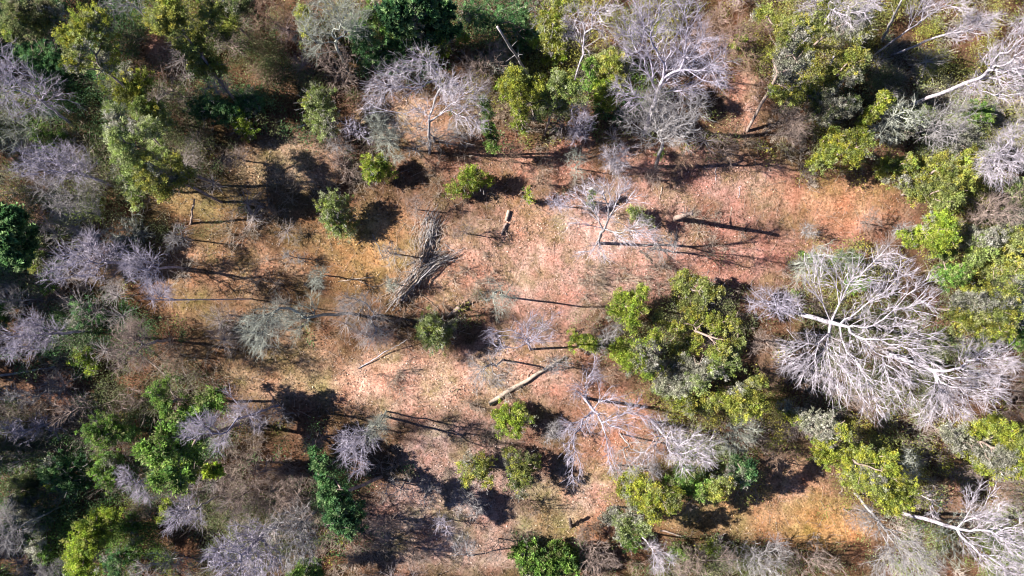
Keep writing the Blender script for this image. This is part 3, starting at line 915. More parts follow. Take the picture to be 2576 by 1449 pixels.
EV('broad bright olive thicket above the right end of the red soil', 9, [(2240, 435, 34), (2285, 440, 42), (2335, 430, 42), (2385, 420, 40), (2425, 440, 38), (2290, 480, 36), (2345, 490, 40), (2400, 480, 38), (2440, 400, 32), (2370, 515, 26)], pal='olive', grey=.12, seed=27, base=(2270, 490))
EV('dark green evergreen in the shade of the broad bright olive thicket', 7, [(2225, 415, 24), (2260, 415, 22), (2290, 405, 20)], pal='dim', grey=.02)
EV('small sage evergreen left of the snow white tree', 9, [(2450, 345, 30), (2480, 370, 28), (2420, 370, 26)], pal='sage', grey=.4)
EV('vivid yellow green evergreen at the right edge of the clearing', 9, [(2345, 565, 34), (2375, 555, 30), (2390, 590, 34), (2310, 585, 28), (2350, 605, 30), (2290, 605, 22), (2270, 590, 16)], pal='lime', grey=.04, seed=28)
BT('brownish grey bare tree between the bright thicket and the right edge', 12, [(2470, 515, 36), (2505, 525, 38), (2530, 500, 34), (2495, 555, 30), (2545, 540, 28), (2450, 550, 24)], n=700, bark='tan', seed=29, base=(2420, 560))
EV('sage green evergreen right of the vivid yellow green one', 10, [(2445, 590, 34), (2480, 620, 36), (2450, 640, 30), (2500, 590, 28)], pal='sage', grey=.3, seed=30)
EV('olive evergreen on the right edge below the brownish bare tree', 11, [(2530, 640, 40), (2560, 600, 36), (2520, 690, 36), (2565, 690, 40), (2490, 670, 28)], pal='olive', grey=.25, seed=31)
EV('dark green evergreen tucked behind the great spreading tree', 7, [(2370, 680, 28), (2400, 700, 30), (2380, 640, 22), (2425, 680, 22)], pal='green', grey=.05)
EV('large yellow olive evergreen on the right edge beyond the great spreading tree', 12, [(2430, 755, 36), (2475, 745, 38), (2415, 810, 34), (2460, 815, 38), (2505, 780, 38), (2550, 745, 38), (2540, 815, 40), (2500, 840, 26), (2400, 770, 24)], pal='olive', grey=.22, seed=32, strag=80)
EV('mossy olive evergreen in the bend of the right edge', 11, [(2540, 560, 28), (2570, 520, 28), (2560, 470, 24), (2590, 560, 30)], pal='dim', grey=.2)
BT('white twiggy tree among the yellow olive crowns of the right edge', 13, [(2530, 760, 30), (2560, 790, 30), (2560, 730, 28), (2590, 770, 30)], n=260, bark='green')

# ---- right
BT('great spreading white bare tree that dominates the right of the clearing', 21, [
    (2060, 655, 40), (2050, 700, 40), (2100, 690, 44), (2145, 700, 46), (2180, 670, 42), (2225, 645, 38), (2265, 655, 42), (2300, 680, 44), (2335, 720, 42), (2270, 720, 46),
    (2320, 770, 40), (2240, 770, 48), (2200, 730, 44), (2270, 820, 50), (2320, 850, 50), (2210, 830, 50), (2160, 790, 40, .6), (2290, 890, 50), (2220, 900, 54), (2160, 870, 48),
    (2330, 930, 46), (2260, 950, 52), (2200, 980, 50), (2140, 940, 50), (2090, 890, 46), (2080, 950, 44), (2030, 930, 44), (1990, 900, 40), (1975, 855, 34), (2030, 860, 42, .6),
    (2120, 1000, 40), (2220, 1020, 36), (2280, 1000, 42), (2170, 1030, 26)], n=3300, bark='white', base=(2012, 790), bf=.62, seed=47, twigs=4, zc=.78, spread=.8, fork=.35, rt=.0105)
BT('lavender twiggy bare tree at the left flank of the great spreading tree', 13, [(1930, 745, 34), (1965, 755, 34), (1900, 760, 26), (1990, 770, 30), (1945, 785, 26), (1885, 740, 16)], n=560, bark='lav', seed=41, base=(1985, 790))
BT('white bare tree overlapping the lower right of the great spreading tree', 17, [(2440, 900, 36), (2480, 880, 34), (2515, 900, 38), (2545, 920, 30), (2500, 950, 40), (2455, 950, 38), (2415, 930, 34), (2400, 980, 38), (2450, 1000, 40), (2500, 1000, 34), (2360, 1010, 38), (2410, 1040, 34), (2330, 1050, 30), (2370, 980, 30)], n=1700, bark='white', base=(2210, 880), bf=.6, seed=42, twigs=4.5, zc=.78, fork=.7)
BT('soft grey green bare tree behind the upper limbs of the great spreading tree', 11, [(2025, 670, 30), (2060, 640, 30), (2090, 660, 30), (2130, 650, 28), (2010, 700, 24), (2075, 615, 16)], n=560, bark='green', seed=43)
BU('green bush beneath the upper limbs of the great spreading tree', 5, [(2120, 665, 26), (2150, 700, 26), (2150, 645, 20), (2175, 720, 20)], pal='green', grey=.1)
BU('small dark green bush at the upper left of the great spreading tree', 3, [(2040, 655, 16), (2020, 640, 10), (1998, 735, 13)], pal='green', grey=0)
BU('shaded olive undergrowth in the gap under the two white crowns', 4, [(2370, 860, 34), (2420, 870, 30), (2350, 890, 26), (2460, 860, 26)], pal='dim', grey=.1)
BU('dark green bush at the right edge beside the lower white crown', 5, [(2560, 860, 24), (2545, 845, 18), (2575, 840, 18)], pal='green', grey=0)
TW('grey brown bare thicket on the right edge below the white crown', 7, [(2560, 970, 36), (2570, 1020, 36), (2540, 1050, 30)], n=420, bark='tan')

# ---- centre right evergreen group
EV('green topped evergreen crown at the head of the middle evergreen group', 9, [(1700, 715, 34), (1735, 705, 34), (1770, 725, 34), (1800, 735, 26), (1720, 750, 30), (1765, 755, 24)], pal='olive', grey=.12, seed=50, strag=50)
EV('bright green evergreen at the left of the middle evergreen group', 8, [(1575, 755, 30), (1600, 770, 30), (1560, 790, 26), (1590, 805, 26), (1540, 775, 16), (1610, 740, 22)], pal='lime', grey=.12, seed=51)
EV('wide olive evergreen in the heart of the middle evergreen group', 11, [(1700, 825, 26), (1750, 805, 28), (1800, 822, 30), (1845, 805, 26), (1745, 865, 28), (1810, 875, 30), (1690, 875, 22), (1862, 855, 22), (1655, 795, 18)], pal='olive', grey=.15, seed=52)
EV('yellow green evergreen on the lower left flank of the middle group', 9, [(1580, 870, 36), (1620, 880, 38), (1600, 915, 34), (1640, 920, 32), (1560, 895, 24), (1645, 860, 24)], pal='lime', grey=.08, seed=53)
EV('grey sage evergreen on the lower side of the middle group', 10, [(1690, 930, 40), (1740, 930, 38), (1780, 920, 38), (1720, 965, 34), (1670, 965, 28), (1830, 910, 34), (1760, 960, 28)], pal='sage', grey=.35, seed=54)
EV('long olive evergreen row reaching right below the middle group', 9, [(1690, 1005, 30), (1730, 1020, 34), (1780, 1010, 34), (1830, 1000, 36), (1875, 990, 36), (1905, 1020, 28), (1850, 1030, 28), (1900, 970, 22)], pal='olive', grey=.1, seed=55)
TW('grey sage twiggy tree below the long olive row', 8, [(1850, 1080, 38), (1890, 1060, 34), (1830, 1120, 34), (1870, 1110, 30), (1900, 1090, 24)], n=620, bark='green', seed=5, twigs=7)
BU('low bright green bush left of the middle evergreen group', 3.2, [(1455, 855, 20), (1480, 862, 22), (1500, 872, 18), (1440, 870, 14)], pal='lime', grey=.05, strag=30)
TW('fuzzy pale shrub joining the low bright bush to the middle group', 5, [(1525, 850, 28), (1545, 830, 22), (1520, 880, 18)], n=300, bark='grey', twigs=7)

# ---- lower right
EV('yellow olive evergreen strip under the great spreading tree', 9, [(1972, 1022, 18), (2005, 1050, 26), (2040, 1065, 30), (2075, 1080, 32), (2105, 1070, 30), (2055, 1095, 22), (2125, 1090, 20)], pal='yellow', grey=.22, seed=60)
EV('big bright olive evergreen sloping down toward the bare orange soil', 12, [(2065, 1140, 28), (2100, 1150, 36), (2145, 1140, 36), (2190, 1150, 34), (2145, 1185, 38), (2190, 1200, 40), (2235, 1200, 38), (2260, 1245, 38), (2290, 1260, 30), (2215, 1240, 34), (2240, 1280, 24), (2235, 1160, 28)], pal='yellow', grey=.08, base=(2050, 1080), seed=61)
TW('pale grey mossy shrub on the upper right shoulder of the big olive evergreen', 9, [(2285, 1150, 26), (2300, 1175, 26), (2275, 1195, 24), (2315, 1200, 20)], n=300, bark='green')
EV('bright lime evergreen pair at the right edge of the lower wood', 11, [(2385, 1085, 30), (2415, 1100, 32), (2455, 1085, 34), (2500, 1075, 34), (2540, 1090, 36), (2470, 1130, 38), (2520, 1140, 40), (2565, 1130, 38), (2500, 1175, 32), (2560, 1180, 34), (2430, 1125, 28)], pal='yellow', grey=.12, seed=62)
BT('white bare tree with long curling limbs in the lower right corner', 21, [(2440, 1255, 26), (2490, 1230, 28), (2515, 1270, 26), (2460, 1300, 30), (2500, 1320, 40), (2450, 1370, 36), (2540, 1370, 50), (2500, 1410, 46), (2570, 1420, 50), (2600, 1340, 50), (2540, 1450, 46), (2590, 1470, 46)], n=1500, bark='white', base=(2272, 1292), bf=.6, seed=63, twigs=5)
BT('hazy pale bare tree with drooping limbs left of the curling white one', 15, [(2200, 1320, 32), (2240, 1350, 40), (2290, 1370, 42), (2240, 1400, 38), (2320, 1410, 40), (2270, 1435, 36), (2180, 1290, 24), (2350, 1440, 36), (2210, 1430, 26)], n=900, bark='grey', base=(2150, 1240), seed=64, bf=.55, twigs=6)
TW('thin white bare sapling under the curling limbs of the corner tree', 8, [(2350, 1240, 22), (2345, 1290, 18), (2370, 1270, 20)], n=120, bark='white')
TW('sage grey shrub in the lower right corner behind the white limbs', 5, [(2380, 1340, 40), (2420, 1310, 34), (2400, 1400, 40)], n=400, bark='green', seed=8)
TW('grey brown bare thicket along the lower edge right of middle', 7, [(1860, 1390, 38), (1910, 1400, 40), (1960, 1390, 38), (1890, 1430, 36), (1940, 1435, 36)], n=760, bark='grey', seed=7)
TW('curled pale bare shrub at the lower edge below the orange soil', 7, [(1990, 1400, 32), (2030, 1420, 34), (2060, 1400, 28), (2100, 1430, 32), (2000, 1440, 28)], n=460, bark='tan', seed=17)
BU('small lime green bush at the lower edge under the long thin shadows', 3, [(1790, 1375, 17), (1806, 1385, 14), (1795, 1360, 10)], pal='lime', grey=0)
BU('small olive bush left of the lime green one at the lower edge', 3, [(1700, 1378, 18), (1715, 1395, 14), (1690, 1395, 13)], pal='green', grey=0)
EV('golden olive evergreen in the lower middle', 9, [(1600, 1200, 30), (1570, 1230, 30), (1620, 1235, 34), (1655, 1250, 34), (1600, 1265, 30), (1680, 1270, 28), (1640, 1290, 26), (1690, 1240, 24)], pal='yellow', grey=.06, seed=65)
EV('soft sage evergreen below the golden olive one', 8, [(1545, 1290, 30), (1580, 1310, 34), (1615, 1325, 30), (1560, 1340, 26), (1530, 1310, 20)], pal='sage', grey=.3, seed=66, strag=50)
EV('dark olive evergreen right of the golden olive one', 8, [(1700, 1205, 30), (1740, 1215, 32), (1765, 1235, 26), (1720, 1185, 24)], pal='green', grey=.08, seed=67)
EV('olive evergreen casting the round shadow on the orange soil', 9, [(1780, 1210, 26), (1810, 1225, 26), (1790, 1240, 22), (1830, 1210, 22), (1770, 1190, 20)], pal='olive', grey=.12, seed=68)
EV('bluish dark green evergreen under the white hanging twigs', 8, [(1840, 1185, 28), (1870, 1195, 26), (1855, 1165, 22), (1885, 1180, 20)], pal='deep', grey=.1, seed=69)
BU('small grey green bush at the foot of the sage evergreen', 3.5, [(1600, 1355, 16), (1585, 1375, 16), (1575, 1360, 12)], pal='green', grey=.1)

# ---- centre
BT('bare tree with swept white limbs in the middle of the clearing', 15, [(1430, 500, 28), (1465, 485, 32), (1500, 470, 32), (1540, 480, 32), (1575, 470, 30), (1600, 500, 28), (1490, 520, 28), (1545, 525, 30), (1600, 575, 30), (1635, 590, 28), (1575, 600, 28), (1440, 560, 20, .6), (1500, 630, 26, .5), (1530, 650, 20, .45), (1465, 640, 20, .45)], n=1050, bark='white', base=(1503, 612), bf=.6, seed=70, twigs=3.5, trk='grey')
BT('dark grey dead tree leaning into the heavy shadow by the round snag', 9, [(1640, 615, 24), (1670, 630, 26), (1700, 635, 22), (1655, 600, 20), (1690, 610, 20)], n=360, bark='grey', base=(1630, 625), seed=71, trk='dark')
BU('fluffy green shrub under the swept limbs of the clearing tree', 3.5, [(1605, 545, 20), (1625, 555, 18), (1590, 530, 14)], pal='sage', grey=.1, strag=60)
BU('slim green shrub growing through the crown of the clearing tree', 3.5, [(1490, 500, 12), (1492, 520, 12), (1488, 480, 10)], pal='green', grey=.1, strag=20)
BT('grey wispy bare tree standing alone below the clearing tree', 15, [(1245, 715, 24), (1260, 740, 28), (1235, 750, 22), (1285, 745, 24), (1255, 770, 20)], n=420, bark='green', base=(1270, 747), seed=72, zc=.8, vz=1.4, twigs=5, tw=.008)
TW('low whitish bare shrub on the right part of the red soil', 3, [(2030, 575, 18), (2045, 585, 16), (2020, 590, 13)], n=150, bark='grey')
TW('bare shrub with small pale branches at the right end of the red soil', 3, [(2260, 580, 18), (2280, 570, 16)], n=110, bark='grey')
BU('round sage green bush left of the brush pile', 5, [(835, 520, 28), (865, 530, 30), (840, 555, 28), (870, 565, 26), (850, 580, 20), (820, 540, 18)], pal='sage', grey=.04, strag=160, seed=73, ragged=.28)
BU('blue green shaggy bush in the middle, below the uprooted stump', 5, [(1075, 825, 26), (1100, 815, 28), (1125, 825, 24), (1090, 850, 28), (1115, 850, 24), (1065, 845, 18), (1140, 815, 14)], pal='sage', grey=.12, strag=220, seed=74, stragbark='green', ragged=.28)
BT('wispy pale green bare tree with a twisted trunk left of the middle', 14, [(640, 830, 36), (680, 800, 36), (720, 810, 36), (675, 850, 36), (625, 800, 26), (760, 790, 30), (700, 770, 26), (740, 830, 30), (790, 760, 22), (790, 710, 16), (650, 870, 22)], n=1050, bark='green', base=(880, 788), bf=.5, seed=75, twigs=6)
BT('grey bare tree between the wispy one and the brush pile', 11, [(900, 755, 32), (940, 775, 34), (880, 790, 30), (940, 820, 34), (905, 830, 30), (960, 845, 26), (870, 760, 24), (930, 860, 22)], n=760, bark='grey', seed=76, twigs=6, tw=.008)
BT('blue grey bare tree over the long dark shadow in the middle', 12, [(1310, 830, 28), (1340, 810, 30), (1370, 815, 24), (1340, 850, 28), (1300, 855, 24), (1250, 860, 24), (1230, 835, 16), (1265, 875, 22), (1395, 790, 14), (1385, 850, 18)], n=620, bark='lav', base=(1335, 880), seed=77, bf=.5, twigs=4)
BT('faint pale bare tree left of the large fallen log', 10, [(1195, 920, 30), (1230, 940, 34), (1260, 960, 28), (1200, 960, 28), (1240, 905, 24), (1285, 920, 22)], n=420, bark='grey', base=(1265, 905), seed=78, twigs=4, tw=.008)
BT('bare tree with radiating purple white limbs right of the large fallen log', 16, [(1490, 950, 28), (1460, 980, 26), (1520, 985, 28), (1560, 1010, 28), (1600, 1030, 26), (1510, 1050, 30), (1550, 1060, 28), (1470, 1065, 28), (1430, 1080, 24), (1590, 1080, 24), (1630, 1060, 20), (1440, 1150, 30), (1445, 1195, 26), (1430, 1120, 24), (1530, 1130, 26), (1545, 1170, 22), (1500, 905, 18)], n=1150, bark='lav', base=(1470, 1000), bf=.55, seed=79, twigs=4)
BT('white bare tree with cascading twigs at the lower right of the middle', 15, [(1660, 1090, 30), (1700, 1100, 34), (1740, 1110, 34), (1690, 1140, 32), (1640, 1140, 26), (1720, 1160, 28), (1600, 1150, 24), (1770, 1150, 26), (1660, 1060, 22), (1790, 1110, 24)], n=900, bark='white', base=(1640, 1060), bf=.5, seed=80, twigs=5)
BT('thin bare tree with white forks between the long olive row and the red soil', 9, [(1565, 1140, 24), (1590, 1170, 24), (1610, 1120, 20), (1640, 1180, 22)], n=260, bark='grey', twigs=5, base=(1560, 1090))
BU('bright green bush just below the large fallen log', 4, [(1250, 1045, 20), (1275, 1040, 26), (1305, 1040, 26), (1265, 1065, 24), (1295, 1070, 26), (1320, 1060, 20), (1300, 1085, 16)], pal='lime', grey=.02, seed=81, strag=40)
BU('shaggy olive sage bush at the left of the lower dark pair', 5, [(1170, 1175, 22), (1200, 1160, 26), (1205, 1195, 28), (1225, 1170, 22), (1180, 1200, 20), (1225, 1215, 18)], pal='olive', grey=.08, strag=120, seed=82)
BU('dark leafed bush at the right of the lower pair, with a pale tip', 6, [(1280, 1145, 22), (1310, 1155, 28), (1330, 1180, 26), (1290, 1190, 26), (1320, 1210, 22), (1345, 1160, 18), (1310, 1235, 18)], pal='dim', grey=.15, dens=.75, seed=83)
BT('lavender white bare tree with a drooping fan left of the lower shadow', 13, [(870, 1105, 26), (900, 1100, 28), (930, 1110, 24), (900, 1135, 26), (915, 1165, 22), (880, 1150, 22), (895, 1185, 16), (865, 1130, 18)], n=620, bark='lav', base=(960, 1045), seed=84, bf=.45, twigs=5, trk='grey')
BT('smoky grey narrow bare tree above the lavender drooping one', 9, [(945, 1075, 18), (960, 1060, 16), (935, 1095, 16), (965, 1085, 15)], n=260, bark='green', twigs=8, base=(970, 1035))
TW('pale wiry bare shrub in the lower middle shadow', 6, [(1180, 1260, 22), (1190, 1285, 22), (1165, 1240, 16), (1205, 1275, 18)], n=260, bark='grey')
TW('small starry lavender shrub in the lower middle', 4, [(1115, 1325, 18), (1105, 1310, 14), (1130, 1335, 12)], n=150, bark='lav')
TW('thin forked sapling left of the pale wiry shrub', 6, [(1140, 1265, 15), (1150, 1285, 13), (1140, 1245, 11)], n=110, bark='grey')
TW('bare sapling with a y shaped stem near the bottom edge', 8, [(1150, 1375, 24), (1180, 1385, 22), (1165, 1350, 18), (1195, 1370, 18)], n=230, bark='grey', twigs=5, base=(1180, 1400))
EV('deep green broadleaf bush cluster at the bottom edge, right of middle', 5, [(1325, 1395, 28), (1360, 1400, 26), (1395, 1395, 30), (1430, 1385, 26), (1380, 1425, 30), (1335, 1425, 22), (1420, 1415, 26)], pal='green', grey=.02, size=.28, name='evergreen_bush', cat='bush', zc=.5, seed=85)
TW('brown bare thicket right of the deep green bush cluster', 6, [(1480, 1370, 32), (1510, 1390, 32), (1490, 1420, 32), (1540, 1410, 26), (1460, 1340, 20)], n=560, bark='tan', seed=21)
BT('white bare sapling leaning to the bottom edge under the sage evergreen', 11, [(1660, 1400, 24), (1680, 1420, 24), (1640, 1375, 16), (1690, 1405, 16), (1650, 1430, 18)], n=240, bark='white', base=(1605, 1335), bf=.7, twigs=6)
TW('pinkish bare thicket between the two small bushes of the lower edge', 6, [(1740, 1395, 30), (1760, 1420, 30), (1720, 1430, 26), (1830, 1400, 26)], n=440, bark='tan', seed=22)

# ---- left
BT('lavender bare tree fanned like a coral on the left edge', 14, [(40, 845, 32), (80, 830, 32), (70, 870, 34), (110, 850, 32), (90, 800, 22), (140, 830, 22), (30, 880, 22)], n=900, bark='lav', base=(230, 830), seed=90, twigs=5, bf=.4)
BT('rosy grey bare tree in the left of the wood with round crown', 12, [(300, 845, 32), (340, 840, 34), (320, 880, 36), (360, 880, 30), (290, 890, 28), (345, 910, 26), (335, 815, 20), (300, 920, 20)], n=900, bark='tan', seed=91, twigs=6, trk='grey')
BT('grey lavender bare tree with paired twiggy fans on the left', 13, [(170, 650, 34), (210, 640, 36), (250, 645, 36), (200, 680, 34), (235, 685, 30), (285, 630, 26), (130, 690, 26), (150, 700, 20), (220, 610, 28)], n=1000, bark='lav', base=(360, 660), seed=92, twigs=4, tw=.015)
BT('grey bare tree right of the paired twiggy fans', 12, [(340, 650, 32), (375, 650, 32), (350, 685, 30), (385, 680, 26), (320, 670, 22), (370, 715, 16)], n=640, bark='lav', seed=93, twigs=4, tw=.014)
BT('little white dead tree with a long pole trunk in the left of the clearing', 17, [(395, 740, 15), (412, 730, 15), (420, 748, 12), (432, 715, 8), (385, 755, 9), (384, 733, 8)], n=150, bark='lav', base=(632, 752), bf=.5, seed=94, twigs=8, zc=.95, spread=0, fork=1.0, rt=.010, trk='tan')
TW('fine grey bare shrub left of the long dark shadows', 6, [(445, 595, 24), (465, 605, 20), (430, 610, 20), (455, 580, 18)], n=300, bark='grey')
EV('dark green broadleaf tree on the left edge', 11, [(15, 555, 36), (45, 545, 26), (30, 595, 36), (65, 610, 26), (15, 640, 34), (50, 650, 26), (75, 585, 16), (0, 600, 40)], pal='deep', grey=.0, size=.36, seed=95, name='broadleaf_tree', base=(150, 640))
BU('dim green bush beside the dark broadleaf tree of the left edge', 4, [(95, 640, 26), (105, 665, 22), (85, 615, 20)], pal='dim', grey=.05)
TW('grey shrub with a bent white stem above the paired twiggy fans', 8, [(175, 530, 34), (210, 510, 34), (140, 520, 32), (190, 570, 28), (240, 530, 28)], n=560, bark='grey', seed=11)
TW('dim sage shrub in the middle of the left wood', 5, [(310, 580, 34), (350, 590, 34), (330, 555, 30), (280, 600, 26)], n=460, bark='green', seed=12)
BU('bright leafy bush under the coral like lavender tree', 3.5, [(205, 900, 18), (230, 905, 18), (235, 925, 16), (215, 885, 14)], pal='lime', grey=.0)
BU('little green bush at the left foot of the rosy grey tree', 3, [(140, 855, 16), (150, 840, 12)], pal='green', grey=0)
BU('shaded dark bush above the coral like lavender tree', 4, [(210, 790, 34), (250, 800, 30), (190, 810, 24)], pal='deep', dens=.5)
BU('dim green bush left of the paired fans near the long thin shadow', 3, [(115, 715, 18), (130, 725, 15), (460, 985, 14), (430, 950, 16)], pal='green', grey=0, dens=.7)
TW('faint pale bare shrub on the left edge above the coral like tree', 7, [(20, 745, 34), (60, 750, 32), (40, 775, 26)], n=360, bark='grey', seed=13)
BU('green bush cut by the left edge beside the coral like tree', 4, [(5, 790, 24), (0, 815, 20), (12, 770, 16)], pal='green', grey=.05)
TW('small white shrub touching the round sage bush', 3, [(735, 645 - 0, 20), (755, 655, 18), (720, 640, 14)], n=150, bark='grey')

# ---- lower left
EV('glossy yellow green broadleaf tree dominating the lower left', 14, [(545, 1005, 30), (510, 1020, 32), (480, 1050, 34), (450, 1075, 36), (420, 1105, 36), (385, 1130, 34), (360, 1135, 22), (410, 1155, 36), (455, 1130, 36), (430, 1190, 34), (480, 1170, 30), (400, 1200, 26), (450, 1215, 22), (490, 1120, 26)], pal='green', grey=.0, size=.26, dens=1.25, base=(620, 1060), seed=100, name='broadleaf_tree', clump=.5)
EV('sunlit lime lobed evergreen at the lower end of the glossy broadleaf tree', 11, [(440, 1175, 24), (470, 1190, 22), (420, 1195, 20), (530, 1180, 20), (545, 1185, 14)], pal='lime', grey=0, size=.34)
EV('narrow bright green evergreen above the glossy broadleaf tree', 11, [(395, 980, 20), (405, 1000, 20), (412, 1022, 20), (422, 1045, 18), (380, 985, 13), (415, 965, 14)], pal='green', grey=.0, base=(560, 1010))
BU('leafy green bush left of the glossy broadleaf tree', 6, [(225, 1085, 22), (255, 1070, 26), (285, 1075, 26), (310, 1095, 24), (240, 1105, 22), (275, 1105, 22), (335, 1090, 18)], pal='green', grey=.05)
BU('rounded green bush below the leafy one on the left', 6, [(255, 1165, 24), (270, 1190, 24), (265, 1215, 20), (290, 1155, 20), (245, 1185, 16)], pal='green', grey=.08)
BU('shadowed blue green bush left of the rounded green one', 6, [(150, 1170, 30), (185, 1180, 32), (165, 1210, 30), (200, 1210, 26), (125, 1200, 20), (215, 1170, 20)], pal='deep', grey=.08)
BU('small lime green bush on the edge of the shadowed blue green one', 4, [(120, 1205, 13), (125, 1225, 12), (118, 1190, 10)], pal='lime', grey=0)
BU('grey green thicket on the left edge in the lower wood', 5, [(40, 1220, 36), (75, 1240, 34), (30, 1270, 30), (95, 1210, 24)], pal='dim', grey=.25)
TW('curled silver bare shrub below the left bushes', 8, [(315, 1190, 22), (330, 1215, 22), (350, 1240, 24), (370, 1255, 18), (308, 1205, 16)], n=420, bark='lav')
BT('bluish white bare tree hanging over the glossy broadleaf tree', 14, [(490, 1065, 26), (515, 1075, 24), (480, 1090, 22), (530, 1055, 18), (610, 1030, 24), (590, 1045, 20), (635, 1045, 20), (545, 1125, 20), (560, 1105, 16), (650, 1070, 16), (575, 985, 14)], n=620, bark='lav', base=(700, 1020), seed=101, twigs=6)
BT('silver bare tree with a bent crown in the lower left', 11, [(465, 1265, 22), (445, 1290, 24), (470, 1300, 22), (430, 1320, 18), (495, 1280, 20), (500, 1310, 16)], n=460, bark='lav', seed=102, base=(560, 1240), trk='grey')
TW('pinkish tan bare thicket filling the lower left middle', 7, [(580, 1230, 40), (620, 1250, 42), (590, 1280, 40), (640, 1210, 36), (550, 1260, 34), (660, 1270, 32)], n=1000, bark='tan', seed=14, twigs=7)
TW('rosy grey bare thicket left of the tall green broadleaf column', 7, [(720, 1240, 38), (750, 1265, 38), (740, 1215, 30), (700, 1270, 32), (770, 1300, 28)], n=700, bark='tan', seed=15)
BT('large silvery bare tree at the bottom edge in the lower left', 14, [(560, 1390, 38), (600, 1360, 44), (640, 1380, 46), (610, 1420, 46), (670, 1420, 44), (650, 1340, 38), (560, 1430, 38), (530, 1400, 24), (700, 1390, 30)], n=1500, bark='lav', seed=103, twigs=4, bf=.55, tw=.015, rt=.016)
BT('silver grey bare tree between the large silvery one and the green column', 12, [(710, 1310, 36), (750, 1320, 38), (740, 1360, 38), (780, 1350, 30), (690, 1340, 30), (770, 1390, 30), (730, 1410, 30), (760, 1280, 26)], n=900, bark='grey', seed=104, twigs=4, tw=.014)
EV('tall deep green broadleaf column in the lower left of middle', 12, [(795, 1155, 18), (805, 1180, 20), (815, 1205, 26), (840, 1225, 28), (835, 1255, 30), (865, 1265, 30), (850, 1295, 32), (880, 1300, 28), (870, 1330, 28), (900, 1320, 18), (900, 1275, 16), (780, 1135, 12)], pal='deep', grey=.0, ragged=.45, dens=.75, size=.22, base=(960, 1200), seed=105, name='broadleaf_tree')
EV('vivid green ferny evergreen near the lower left corner', 9, [(260, 1300, 28), (240, 1325, 34), (215, 1345, 36), (250, 1350, 30), (200, 1385, 36), (230, 1390, 34), (190, 1425, 34), (220, 1435, 32), (280, 1300, 24)], pal='lime', grey=.06, seed=106, ragged=.3)
BU('mint green bush near the lower left corner', 5, [(95, 1365, 22), (85, 1390, 22), (110, 1385, 20), (100, 1410, 16)], pal='green', grey=.12)
BU('grey green bush right of the silver bare corner tree', 5, [(85, 1300, 28), (110, 1320, 26), (70, 1280, 22), (110, 1290, 20)], pal='dim', grey=.2)
BT('silver bare tree with hanging white limbs on the lower left edge', 12, [(15, 1320, 30), (40, 1340, 30), (20, 1360, 28), (55, 1370, 22), (10, 1290, 24)], n=420, bark='grey', seed=107)
BU('low green bush right of the ferny evergreen', 4, [(335, 1310, 20), (350, 1325, 16), (320, 1325, 15), (345, 1365, 18)], pal='green', grey=.05)
BU('slim yellow green bush beside the silver bent crown', 5, [(415, 1275, 12), (413, 1295, 12), (420, 1260, 9), (405, 1310, 10)], pal='lime', grey=0)
EV('bright green evergreen at the bottom edge below the silver grey tree', 7, [(770, 1430, 26), (795, 1420, 22), (745, 1440, 22), (800, 1445, 20)], pal='green', grey=0)
BU('dim green bush along the bottom edge right of the ferny evergreen', 4, [(285, 1400, 30), (320, 1395, 28), (300, 1430, 26)], pal='deep', grey=.05, dens=.7)
TW('pale bare haze on the left edge below the coral like tree', 7, [(20, 990, 30), (60, 1000, 30), (130, 1000, 30), (150, 985, 22), (100, 985, 22)], n=460, bark='grey', seed=16)
TW('lavender bare thicket on the left edge beside the leafy bush', 7, [(30, 1080, 32), (65, 1090, 32), (95, 1070, 28), (140, 1080, 26)], n=520, bark='lav', seed=18)
TW('brown grey bare thicket between the left edge and the glossy broadleaf tree', 6, [(150, 1040, 34), (200, 1020, 30), (330, 1000, 34), (290, 1030, 30)], n=420, bark='tan', seed=19)
TW('pale shrub at the bottom edge beside the ferny evergreen', 5, [(130, 1435, 26), (150, 1420, 20), (110, 1440, 20)], n=260, bark='grey')
TW('grey pink bare thicket at the bottom edge left of the large silvery tree', 5, [(380, 1420, 36), (430, 1410, 36), (470, 1430, 34), (340, 1440, 28)], n=420, bark='grey')

# ================================================================ DEAD WOOD
def bent_tube(pts, rad, k=9):
    pts, rad = np.array(pts, float), np.array(rad, float)
    d = norm(np.gradient(pts, axis=0))
    ref = np.array([0, 0, 1.]) if abs(d[0][2]) < .8 else np.array([1., 0, 0])
    u = norm(np.cross(d, ref))
    v = np.cross(d, u)
    a = np.arange(k) * 2 * math.pi / k
    r = np.random.default_rng(int(abs(pts[0, 0] * 100)) + 3)
    wob = 1 + .12 * r.normal(size=(len(pts), k))
    ring = pts[:, None] + (u[:, None] * np.cos(a)[None, :, None] + v[:, None] * np.sin(a)[None, :, None]) * (rad[:, None] * wob)[..., None]
    V = ring.reshape(-1, 3)
    i = np.arange(k)
    F = [np.stack([j * k + i, j * k + (i + 1) % k, (j + 1) * k + (i + 1) % k, (j + 1) * k + i], 1) for j in range(len(pts) - 1)]
    # closed ends
    V = np.concatenate([V, pts[:1], pts[-1:]])
    c0, c1 = len(V) - 2, len(V) - 1
    L = (len(pts) - 1) * k
    F.append(np.stack([i, np.full(k, c0), np.full(k, c0), (i + 1) % k], 1)[:, [0, 3, 1, 1]])
    F.append(np.stack([L + i, L + (i + 1) % k, np.full(k, c1), np.full(k, c1)], 1))
    F = np.concatenate(F)
    return V, F

